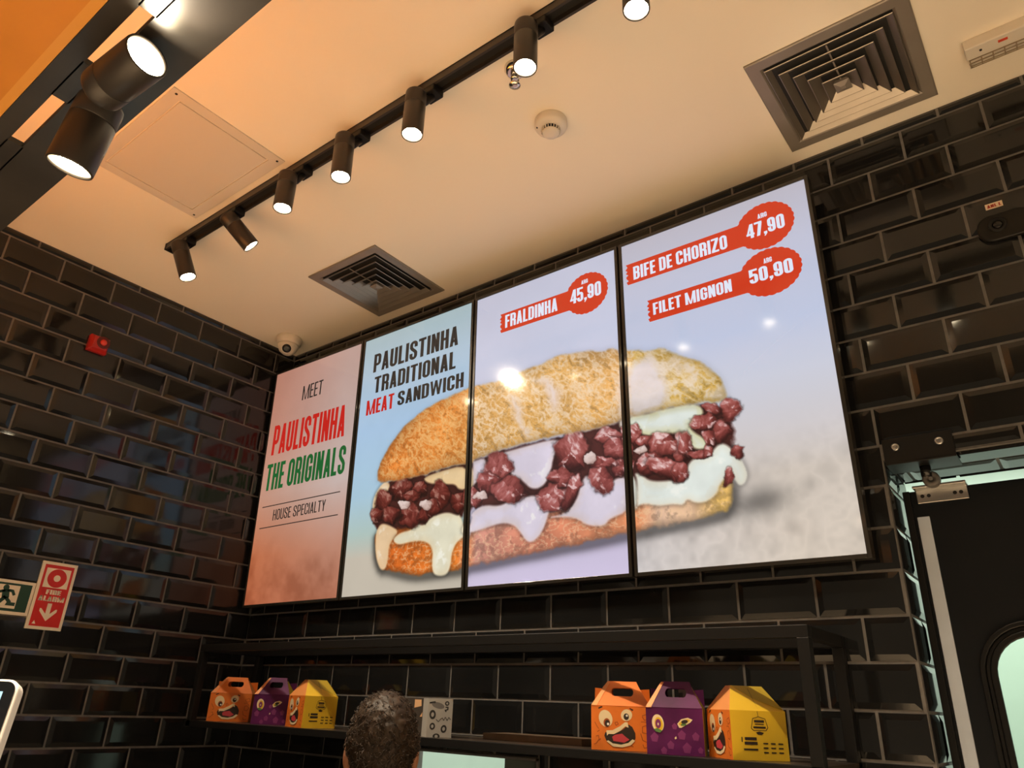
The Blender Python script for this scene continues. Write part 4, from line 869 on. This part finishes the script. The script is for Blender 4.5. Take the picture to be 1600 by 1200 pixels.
def face_orange():
    L = []
    for p in ([(.06, .62), (.10, .52), (.13, .47)], [(.08, .30), (.12, .32), (.13, .24), (.08, .14), (.04, .12)], [(.86, .80), (.95, .84), (.98, .74), (.90, .70), (.86, .78)],
              [(.84, .66), (.92, .66), (.97, .58)], [(.86, .55), (.92, .58), (.97, .50), (.93, .40), (.86, .42), (.86, .55)], [(.83, .40), (.86, .25), (.95, .20)], [(.86, .16), (.88, .08), (.95, .10)],
              [(.40, .62), (.44, .64), (.46, .59), (.42, .56), (.40, .62)], [(.12, .20), (.16, .25)], [(.64, .14), (.70, .10)], [(.10, .40), (.14, .44)]):
        for g in stroke(p, False, .012, .016): L.append((ORD, g, 0))
    L += [(DK, [(.13, .92), (.20, .97), (.18, .99), (.12, .95)], 0), (DK, [(.66, .97), (.72, .93), (.70, .90), (.65, .95)], 0)]
    L += [(CR, ell2(.245, .71, .115, .195, 6), 1), (CR, ell2(.60, .80, .095, .135, -6), 1)]
    L += [(ORD, ell2(.265, .615, .055, .10), 2), (DK, ell2(.272, .60, .042, .078), 3), (WH, ell2(.285, .585, .020, .03), 4)]
    L += [(DK, ell2(.595, .765, .045, .075), 2), (WH, ell2(.605, .79, .018, .025), 3)]
    L += [(DK, [(.24, .40), (.30, .37), (.44, .40), (.55, .48), (.63, .59), (.69, .54), (.74, .40), (.74, .28), (.68, .18), (.50, .13), (.34, .14), (.25, .22), (.22, .32)], 1)]
    L += [(PK, [(.35, .30), (.40, .35), (.52, .38), (.56, .33), (.64, .25), (.55, .18), (.44, .20), (.37, .21)], 2)]
    L += [(CR, [(.255, .44), (.36, .45), (.48, .54), (.57, .64), (.615, .64), (.63, .52), (.60, .53), (.58, .55), (.50, .45), (.38, .36), (.29, .36), (.265, .32)], 3)]
    L += [(CR, [(.255, .20), (.285, .22), (.36, .155), (.50, .135), (.62, .18), (.69, .265), (.735, .235), (.66, .13), (.52, .075), (.36, .085)], 3)]
    return L
def face_purple():
    L = []
    for cx, cy, r in ((.14, .35, .09), (.42, .2, .08), (.70, .15, .10), (.86, .40, .08), (.62, .42, .09), (.3, .08, .07), (.93, .12, .06), (.5, .6, .06)):
        L.append((PUL, [(cx, cy+r*1.3), (cx+r*.8, cy+r*.4), (cx+r*.5, cy-r), (cx-r*.5, cy-r*.9), (cx-r*.8, cy+r*.3)], 0))
    L += [(CR, ell2(.21, .66, .105, .19, 4), 1), (YE, ell2(.225, .64, .075, .15, 4), 2), (PUL, ell2(.215, .65, .05, .10), 3), (CR, ell2(.215, .64, .012, .03), 4)]
    L += [(GRN, [(.13, .53), (.20, .55), (.28, .50), (.24, .46), (.17, .48)], 4)]
    L += [(CR, [(.55, .66), (.62, .76), (.74, .80), (.82, .76), (.78, .70), (.70, .64), (.62, .58), (.58, .58)], 1), (YE, [(.57, .66), (.63, .73), (.74, .77), (.78, .74), (.70, .68), (.62, .61)], 2), (DK, ell2(.68, .71, .06, .04, 20), 3), (GRN, ell2(.66, .65, .05, .025, 10), 3)]
    L += [(CR, [(.49, .36), (.52, .40), (.53, .35), (.50, .33)], 1)]
    return L
def face_yellow():
    L = []
    def tx(s, *r, **kw):
        for g in fit_text(s, *r, **kw): L.append((DK, g, 1))
    ln = [(.36, .64), (.40, .84), (.46, .86), (.50, .88), (.56, .86), (.62, .84), (.66, .66), (.62, .60), (.40, .60), (.36, .64)]
    for g in stroke(ln, False, .010, .013): L.append((DK, g, 1))
    for g in stroke([(.50, .88), (.49, .99)], False, .008, .01): L.append((DK, g, 1))
    # small prints, unreadable in the picture, kept as plain blocks and rules
    for a, b, c, d in ((.42, .76, .60, .81), (.43, .715, .59, .735), (.40, .64, .62, .68)): L.append((DK, [(a, b), (c, b), (c, d), (a, d)], 1))
    L.append((DK, [(.44, .56), (.50, .58), (.58, .555), (.54, .51), (.47, .515)], 1))
    for a, b, c, d in ((.17, .36, .19, .46), (.23, .40, .44, .46), (.22, .31, .45, .37), (.20, .20, .45, .235)): L.append((DK, [(a, b), (c, b), (c, d), (a, d)], 1))
    for r_ in range(3):
        for q in range(3): a = .55+.135*q; b = .33-.09*r_; L.append((DK, [(a, b), (a+.085, b), (a+.085, b+.025), (a, b+.025)], 1))
    return L
def lunch_box(corner, yaw, kind, label, wd=1.66, dp=1.2, ht=.95, turned=False):
    """corner = front left bottom corner, yaw = direction of the front edge"""
    a = math.radians(yaw); ex = Vector((math.cos(a), math.sin(a), 0)); ey = Vector((-math.sin(a), math.cos(a), 0)); ez = Vector((0, 0, 1))
    o = Vector(corner)
    cen = o+ex*wd/2+ey*dp/2
    t = thing('lunch_box', tuple(cen), label, 'lunch box', 'printed card lunch boxes with handles on the shelf')
    q = lambda x, y, z: o+ex*x+ey*y+ez*z
    fc, side, prn = {'orange': (OR, OR, face_orange), 'purple': (PU, YD, face_purple), 'yellow': (YE, OR, face_yellow)}[kind]
    mb = MB().use(fc)
    mb.add([q(0, 0, 0), q(wd, 0, 0), q(wd, 0, ht), q(0, 0, ht)], [(0, 1, 2, 3)])
    mb.add([q(wd, dp, 0), q(0, dp, 0), q(0, dp, ht), q(wd, dp, ht)], [(0, 1, 2, 3)])
    mb.use(side)
    mb.add([q(wd, 0, 0), q(wd, dp, 0), q(wd, dp, ht), q(wd, 0, ht)], [(0, 1, 2, 3)])
    mb.add([q(0, dp, 0), q(0, 0, 0), q(0, 0, ht), q(0, dp, ht)], [(0, 1, 2, 3)])
    mb.add([q(0, 0, 0), q(0, dp, 0), q(wd, dp, 0), q(wd, 0, 0)], [(0, 1, 2, 3)])
    for k, g, l in prn():
        mb.use(k).poly([q(x*wd, -.004-.003*l, z*ht) for x, z in g])
    if kind == 'yellow':       # the orange face looks out on the left side
        for k, g, l in face_orange(): mb.use(k).poly([q(-.004-.003*l, (1-x)*dp, z*ht) for x, z in g])
    mb.build('carton', PRN, t)
    rz = ht+.44; hz = ht+.50; th = .025
    # gable panels
    if kind == 'yellow':
        # gable closed end seen square on: two folded halves with a slit
        g = MB().use(YE)
        g.add([q(0, 0, ht), q(wd, 0, ht), q(wd*.80, dp*.40, hz), q(wd*.22, dp*.40, hz)], [(0, 1, 2, 3)])
        g.use(YD).poly([q(wd*.985, -.004+.01, ht+.02), q(wd*.80, dp*.40-.012, hz), q(wd*.24, dp*.40-.012, hz), q(wd*.50, dp*.2-.012, ht+.25)])
        g.use(OR).poly([q(wd*.44, dp*.37-.016, hz-.05), q(wd*.52, dp*.37-.016, hz-.05), q(wd*.50, dp*.16-.018, ht+.17)])
        g.use(DK).poly([q(wd*.505, dp*.36-.02, hz-.05), q(wd*.515, dp*.36-.02, hz-.05), q(wd*.507, dp*.0-.02, ht+.02)])
        g.build('gable_flap', PRN, t)
        MB().use(YE).add([q(wd, dp, ht), q(0, dp, ht), q(wd*.22, dp*.60, hz), q(wd*.80, dp*.60, hz)], [(0, 1, 2, 3)]).build('gable_flap', PRN, t)
        s = MB().use(ORL)
        s.add([q(0, dp, ht), q(0, 0, ht), q(wd*.22, dp*.40, hz), q(wd*.22, dp*.60, hz)], [(0, 1, 2, 3)])
        s.build('roof_panel', PRN, t)
        MB().use(OR).add([q(wd, 0, ht), q(wd, dp, ht), q(wd*.80, dp*.60, hz), q(wd*.80, dp*.40, hz)], [(0, 1, 2, 3)]).build('roof_panel', PRN, t)
        return t
    hx0, hx1 = .34, .72
    for side_ in (0, 1):
        yb, yt = (0, dp*.46) if side_ == 0 else (dp, dp*.54)
        def g3(x, f): return q(wd*x, yb+(yt-yb)*min(f, 1.0), ht+(hz+.06-ht)*f)
        outl = [(.0, 0), (1., 0), (.80, .84), (.77, 1), (.27, 1), (.22, .84)]
        hole = []
        for cx, a0 in ((hx1-.05, -90), (hx0+.05, 90)):
            for k in range(7):
                b = math.radians(a0+180*k/6); hole.append((cx+.05*math.cos(b), .56+.17*math.sin(b)))
        n = len(hole)
        # ring between hole and outline, filled by hand
        vs = [g3(*p) for p in outl]+[g3(*p) for p in hole]
        H = lambda k: 6+k
        fs = [(0, 1, H(0), H(13)), (1, 2, H(3), H(2), H(1), H(0)), (2, 3, H(6), H(5), H(4), H(3)), (3, 4, H(7), H(6)), (4, 5, H(10), H(9), H(8), H(7)), (5, 0, H(13), H(12), H(11), H(10))]
        p_ = MB().use(fc)
        p_.add(vs, fs)
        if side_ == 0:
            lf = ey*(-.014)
            p_.use(ORL).poly([g3(.0, 0)+lf, g3(.10, 0)+lf, g3(.31, .97)+lf, g3(.26, .97)+lf, g3(.22, .84)+lf])  # lighter patch paints a reflection onto the front handle panel
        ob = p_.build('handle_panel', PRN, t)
        so = ob.modifiers.new('card', 'SOLIDIFY'); so.thickness = .0018; so.offset = 0
    for x, xi in ((0, .20), (1, .80)):
        MB().use(ORL if kind == 'orange' else (PUL if x == 0 else YD)).add([q(wd*x, 0, ht), q(wd*x, dp, ht), q(wd*xi, dp*.56, hz-.04), q(wd*xi, dp*.44, hz-.04)], [(0, 1, 2, 3)]).build('gusset', PRN, t)
    for x, d in ((0, 1), (1, -1)):
        e = MB().use(OR if kind == 'orange' else PU)
        e.add([q(wd*x, dp, ht), q(wd*(x+.22*d), dp, ht), q(wd*(x+.20*d), dp*.98, ht+.40), q(wd*(x+.01*d), dp*.98, ht+.42)], [(0, 1, 2, 3)])
        ob = e.build('corner_flap', PRN, t); so = ob.modifiers.new('card', 'SOLIDIFY'); so.thickness = .0018; so.offset = 0
    return t
ZS = ZB+.006
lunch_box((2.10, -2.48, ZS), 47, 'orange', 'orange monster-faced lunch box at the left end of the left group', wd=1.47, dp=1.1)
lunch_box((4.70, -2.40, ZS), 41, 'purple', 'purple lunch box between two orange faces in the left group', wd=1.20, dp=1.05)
lunch_box((7.77, -2.62, ZS), 74, 'yellow', 'yellow and orange lunch box at the right of the left group, next to the person', wd=1.14, dp=1.40)
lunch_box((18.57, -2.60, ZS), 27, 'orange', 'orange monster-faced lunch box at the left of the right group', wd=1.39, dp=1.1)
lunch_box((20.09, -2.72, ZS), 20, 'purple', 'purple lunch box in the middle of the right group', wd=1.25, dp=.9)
lunch_box((22.06, -2.70, ZS), 48, 'yellow', 'yellow and orange lunch box at the right of the right group by the rack post', wd=1.27, dp=1.15)

# grey doodled box and the dark one behind the head
M_GB = mat('pale_grey_carton', (.42, .41, .38), rough=.55, var=.06, vscale=12); M_INK = mat('black_ink', (.02, .019, .018), rough=.6); M_GI = mat('grey_ink', (.16, .155, .15), rough=.6)
t = thing('patterned_box', (13.45, -2.0, ZB), 'pale grey box with black ring doodles behind the head of the person', 'box')
o = Vector((13.24, -2.62, ZS)); ex = Vector((.53, .85, 0)).normalized()*.72; ey = Vector((-.85, .53, 0)).normalized()*.55; hz = .99
mb = MB().obox(o, ex, ey, (0, 0, hz))
oq = lambda a, b, l=0: o+ex*a+Vector((0, 0, hz*b))-ey*(.005+.003*l)
def ringp(cx, cy, rx, ry, rot=0):
    mb.use(1).poly([oq(x, z, 0) for x, z in ell2(cx, cy, rx, ry, rot)]); mb.use(0).poly([oq(x, z, 1) for x, z in ell2(cx, cy, rx*.45, ry*.5, rot)])
for a in ((.20, .58, .13, .12, -20), (.22, .28, .11, .09, 0), (.68, .22, .12, .10, 10), (.76, .88, .09, .06, 0), (.40, .03, .14, .07, 0)): ringp(*a)
mb.use(2).poly([oq(x, z) for x, z in ell2(.40, .82, .26, .08, -8)])
mb.use(1).poly([oq(x, z) for x, z in ((.05, .90), (.28, .93), (.30, .88), (.05, .86))])
for g in stroke([(.70, .78), (.80, .78), (.80, .72), (.70, .70), (.74, .66)], False, .05, .03): mb.use(1).poly([oq(x, z) for x, z in g])
for g in stroke([(.35, .46), (.45, .40), (.52, .46), (.60, .50), (.66, .44), (.72, .52), (.80, .44), (.86, .52), (.94, .46)], False, .022, .018): mb.use(1).poly([oq(x, z) for x, z in g])
mb.build('carton', [M_GB, M_INK, M_GI], t)
t = thing('dark_box', (12.6, -1.6, ZB), 'dark carton with pale marks half hidden behind the head of the person', 'box')
mb = MB().box((12.0, -2.3, ZS), (12.75, -1.2, ZS+.99))
mb.use(1).poly([(12.40, -2.305, ZS+.73), (12.68, -2.305, ZS+.78), (12.66, -2.305, ZS+.95), (12.40, -2.305, ZS+.95)]).poly([(12.64, -2.305, ZS+.50), (12.73, -2.305, ZS+.50), (12.73, -2.305, ZS+.62)])
mb.build('carton', [mat('dark_brown_carton', (.05, .04, .033), rough=.5), mat('pale_orange_print', (.70, .42, .22), rough=.5)], t)

# ---------------------------------------------------------------- counter and order terminal
t = thing('counter', (11, -11.9, FLOOR), 'plain dark counter below the picture carrying the order terminal', 'counter')
ZC = -20.4
MB().box((3, -13.2, FLOOR), (22, -10.9, ZC-.3)).build('base', M_DOOR, t, bevel=.03)
MB().box((2.8, -13.5, ZC-.3), (22.2, -10.6, ZC)).build('worktop', mat('dark_worktop', (.06, .05, .045), rough=.3), t, bevel=.04)
t = thing('order_terminal', (10.6, -12.0, ZC), 'white framed touch screen terminal cut by the left edge', 'screen')
Pc = Vector((11.355, -12.428, -15.051))
hn = Vector((.80, -.60, 0)).normalized()          # facing the queue
wd_ = Vector((-hn.y, hn.x, 0)); 
if wd_.dot(CX) > 0: wd_ = -wd_                    # points to the left in the picture
tb_ = math.radians(12); dn = (Vector((0, 0, -1))*math.cos(tb_)+hn*math.sin(tb_)); nn = (hn*math.cos(tb_)+Vector((0, 0, 1))*math.sin(tb_))
q = lambda a, b, c=0: Pc+wd_*a+dn*b+nn*c
TW, TH_ = 3.6, 2.5
def rr2(a0, a1, b0, b1, r): return rrect(a0, a1, b0, b1, r, 6)
def plate(mb, out, c0, c1): return mb.prism([q(a, b, c0) for a, b in out], nn*(c1-c0))
plate(MB(), rr2(0, TW, 0, TH_, .22), -.42, -.02).build('housing', M_WHITE, t, bevel=.05, seg=3)
plate(MB(), rr2(.055, TW-.055, .05, TH_-.05, .17), -.03, .004).build('glass', mat('black_touch_glass', (.008, .009, .011), rough=.08), t)
MB().poly([q(a, b, .008) for a, b in ((.25, .24), (TW-.25, .24), (TW-.25, TH_-.25), (.25, TH_-.25))]).build('display', mat('blue_lit_display', (.19, .38, .52), emit=1.0, var=.5, vscale=9), t)
MB().box(tuple(q(TW*.5, TH_*.5, -.3)+Vector((-.3, -.3, -.2))), (q(TW*.5, TH_*.5, -.3).x+.3, q(TW*.5, TH_*.5, -.3).y+.3, ZC+.1)).build('stand', M_WHITE, t, bevel=.05)
MB().box((q(TW*.5, 0).x-1, q(TW*.5, 0).y-.7, ZC), (q(TW*.5, 0).x+1, q(TW*.5, 0).y+.7, ZC+.12)).build('foot', M_WHITE, t, bevel=.04)

# ---------------------------------------------------------------- the person at the counter, seen from behind
M_SKIN = mat('warm_brown_skin', (.48, .22, .12), rough=.5, var=.06, vscale=25)
M_HAIR = mat('dark_brown_hair', (.032, .019, .010), rough=.5, spec=.35, var=.4, vscale=60)
M_SHIRT = mat('black_work_shirt', (.018, .018, .020), rough=.8, bump=.2, bscale=200)
M_TROUS = mat('charcoal_trousers', (.025, .025, .028), rough=.8)
hc = Vector((13.823, -4.785, -16.24))                   # centre of the head
per = thing('person', (hc.x, hc.y, FLOOR), 'person with short dark curly hair seen from behind below the screens', 'person')
base = W((hc.x, hc.y, FLOOR)); HZc = W(hc).z
fw = Vector((-.74, .67, 0)).normalized(); rt = Vector((fw.y, -fw.x, 0))
def pp(r, f, z): return rt*r+fw*f+Vector((0, 0, z))     # metres, feet at 0
K = HZc/1.485                                           # scale of the figure
class Body:
    def __init__(s): s.bm = bmesh.new()
    def cap(s, a, b, r0, r1, n=14):
        a = Vector(a); b = Vector(b); ax = b-a; L = ax.length; ax.normalize(); e = ax.orthogonal().normalized(); g = ax.cross(e)
        prof = [(r0*math.cos(t), -r0*math.sin(t)) for t in [math.radians(x) for x in (88, 60, 30, 0)]]+[(r1*math.cos(t), L+r1*math.sin(t)) for t in [math.radians(x) for x in (0, 30, 60, 88)]]
        rows = [[s.bm.verts.new(a+ax*h+(e*math.cos(2*math.pi*k/n)+g*math.sin(2*math.pi*k/n))*r) for k in range(n)] for r, h in prof]
        for i in range(len(rows)-1):
            for k in range(n): s.bm.faces.new((rows[i][k], rows[i][(k+1) % n], rows[i+1][(k+1) % n], rows[i+1][k]))
        s.bm.faces.new(rows[0][::-1]); s.bm.faces.new(rows[-1]); return s
    def chain(s, pts):
        for (a, r0), (b, r1) in zip(pts, pts[1:]): s.cap(a, b, r0, r1)
        return s
    def ell(s, c, er, ef, eu, tilt=0, n=28, m_=18):
        rows = []
        for i in range(1, m_):
            t = math.pi*i/m_
            rows.append([s.bm.verts.new(Vector(c)+rt*er*math.sin(t)*math.cos(2*math.pi*k/n)+fw*(ef*math.sin(t)*math.sin(2*math.pi*k/n)+tilt*eu*math.cos(t))+Vector((0, 0, eu*math.cos(t)))) for k in range(n)])
        for i in range(len(rows)-1):
            for k in range(n): s.bm.faces.new((rows[i][k], rows[i+1][k], rows[i+1][(k+1) % n], rows[i][(k+1) % n]))
        s.bm.faces.new(rows[0]); s.bm.faces.new(rows[-1][::-1]); return s
    def build(s, name, m_, parent, voxel, it=4):
        bmesh.ops.recalc_face_normals(s.bm, faces=s.bm.faces)
        me = bpy.data.meshes.new(name); s.bm.to_mesh(me); s.bm.free()
        me.materials.append(m_); o = bpy.data.objects.new(name, me); COL.objects.link(o); o.parent = parent
        r = o.modifiers.new('one_skin', 'REMESH'); r.mode = 'VOXEL'; r.voxel_size = voxel; r.use_smooth_shade = True
        c = o.modifiers.new('soft', 'SMOOTH'); c.iterations = it; c.factor = .5
        return o
H = lambda r, f, z: pp(r*K, f*K, z*K)
hcz = 1.485
B = Body()
B.ell(H(0, .0, hcz+.015), .074*K, .094*K, .105*K)                       # skull
B.ell(H(0, .035, hcz-.055), .056*K, .062*K, .075*K)                     # jaw
B.cap(H(0, .090, hcz-.005), H(0, .112, hcz-.028), .008*K, .013*K)       # nose
B.cap(H(-.022, .090, hcz-.062), H(.022, .090, hcz-.062), .009*K, .009*K)  # lips
for s in (-1, 1):
    B.ell(H(s*.030, .082, hcz+.006), .014*K, .010*K, .010*K)            # eye
    B.cap(H(s*.018, .088, hcz+.026), H(s*.044, .080, hcz+.026), .007*K, .006*K)
    B.ell(H(s*.084, -.010, hcz-.022), .012*K, .023*K, .034*K, tilt=-.25)  # ear
    B.cap(H(s*.080, -.02, hcz+.008), H(s*.088, -.03, hcz-.020), .006*K, .005*K)
B.chain([(H(0, -.012, hcz-.05), .054*K), (H(0, -.022, 1.33), .053*K), (H(0, -.012, 1.27), .070*K)])
B.ell(H(0, -.005, 1.13), .165*K, .105*K, .20*K); B.ell(H(0, 0, .93), .140*K, .10*K, .17*K); B.ell(H(0, -.01, .82), .155*K, .112*K, .13*K)
for s in (-1, 1):
    sh = H(s*.165, -.01, 1.225); el = H(s*.215, -.03, .965); wr = H(s*.225, .065, .755)
    B.chain([(H(s*.03, -.015, 1.275), .05*K), (sh, .054*K), (el, .038*K), (wr, .026*K)])
    pm = H(s*.228, .085, .70); B.chain([(wr, .024*K), (pm, .030*K)])
    B.ell(H(s*.228, .083, .705), .018*K, .036*K, .044*K)
    for k, (df, ln) in enumerate(((.028, .066), (.010, .074), (-.008, .070), (-.025, .054))):
        a = H(s*.229, .083+df, .672); b = H(s*.226, .089+df, .672-ln*.5); c = H(s*.212, .097+df, .672-ln*.88)
        B.chain([(a, .0092*K), (b, .0085*K), (c, .0072*K)])
    B.chain([(H(s*.215, .108, .715), .011*K), (H(s*.200, .128, .692), .0095*K), (H(s*.190, .132, .668), .008*K)])
    hip = H(s*.082, -.005, .80); kn = H(s*.095, .012, .44); an = H(s*.100, -.01, .075)
    B.chain([(hip, .085*K), (kn, .052*K), (H(s*.098, -.018, .30), .054*K), (an, .035*K)])
    B.chain([(an, .034*K), (H(s*.108, .13, .035), .030*K)])
B.build('body', M_SKIN, per, .0055)
# hair: cap with a lumpy surface and loose curls
hb = Body()
hb.ell(H(0, -.012, hcz+.030), .084*K, .104*K, .104*K); hb.ell(H(0, -.035, hcz-.010), .076*K, .080*K, .078*K)
for s in (-1, 1): hb.ell(H(s*.060, -.030, hcz+.016), .030*K, .052*K, .045*K)
hb.ell(H(0, -.058, hcz-.070), .042*K, .030*K, .046*K)
random.seed(3)
curls = MB(); wc = W((0, 0, 0))
def outer(d):
    """radius of the hair along direction d (metres, in r f u)"""
    best = 0
    for c, e in (((0, -.012, .030), (.084, .104, .104)), ((0, -.035, -.010), (.076, .080, .078)), ((.060, -.03, .016), (.03, .052, .045)), ((-.060, -.03, .016), (.03, .052, .045)), ((0, -.058, -.070), (.042, .03, .046))):
        a = sum((d[i]/e[i])**2 for i in range(3)); b_ = -2*sum(d[i]*c[i]/e[i]**2 for i in range(3)); c_ = sum((c[i]/e[i])**2 for i in range(3))-1
        q_ = b_*b_-4*a*c_
        if q_ > 0: best = max(best, (-b_+math.sqrt(q_))/(2*a))
    return best
n = 0
while n < 2600:
    d = Vector((random.gauss(0, 1), random.gauss(0, 1), random.gauss(0, 1))).normalized()
    if d.y > .55 and d.z < .55: continue
    if d.z < -.80: continue
    R_ = outer(d)
    if R_ < .05: continue
    u_ = d.orthogonal().normalized(); v_ = d.cross(u_); a0 = random.random()*6.28
    r_ = random.uniform(.004, .010); p0 = d*(R_+random.uniform(-.004, .002)); pts = []
    for k in range(6):
        a = a0+k*random.uniform(.55, .75)
        pts.append(p0+(u_*math.cos(a)+v_*math.sin(a))*r_+d*(.004*math.sin(k*1.1))+Vector((0, 0, -.0012*k)))
    pts = [tuple((pp(p.x*K, p.y*K, HZc+p.z*K)+base-wc)/U) for p in pts]
    curls.tube(pts, random.uniform(.007, .012), 4, .3); n += 1
ho = hb.build('hair', M_HAIR, per, .006, 2)
tx_ = bpy.data.textures.new('hair_lumps', 'CLOUDS'); tx_.noise_scale = .012; tx_.noise_depth = 2
dm = ho.modifiers.new('lumps', 'DISPLACE'); dm.texture = tx_; dm.strength = .010; dm.mid_level = .45
curls.build('hair_curls', M_HAIR, ho)
sb = Body()
sb.ell(H(0, -.005, 1.13), .180*K, .120*K, .205*K); sb.ell(H(0, 0, .93), .158*K, .118*K, .20*K)
sb.cap(H(0, -.012, 1.27), H(0, -.012, 1.285), .078*K, .070*K)
for s in (-1, 1): sb.chain([(H(s*.03, -.015, 1.27), .062*K), (H(s*.165, -.01, 1.225), .066*K), (H(s*.195, -.021, 1.07), .056*K)])
sb.build('shirt', M_SHIRT, per, .007)
tb2 = Body(); tb2.ell(H(0, -.01, .82), .168*K, .125*K, .135*K)
for s in (-1, 1): tb2.chain([(H(s*.082, -.005, .80), .097*K), (H(s*.095, .012, .44), .066*K), (H(s*.098, -.018, .30), .064*K), (H(s*.100, -.01, .09), .055*K)])
tb2.build('trousers', M_TROUS, per, .008)
for s in (-1, 1):
    sb2 = Body(); sb2.chain([(H(s*.100, -.03, .045), .044*K), (H(s*.108, .06, .042), .044*K), (H(s*.110, .15, .036), .036*K)]); sb2.build('shoe', M_BLACK, per, .007)
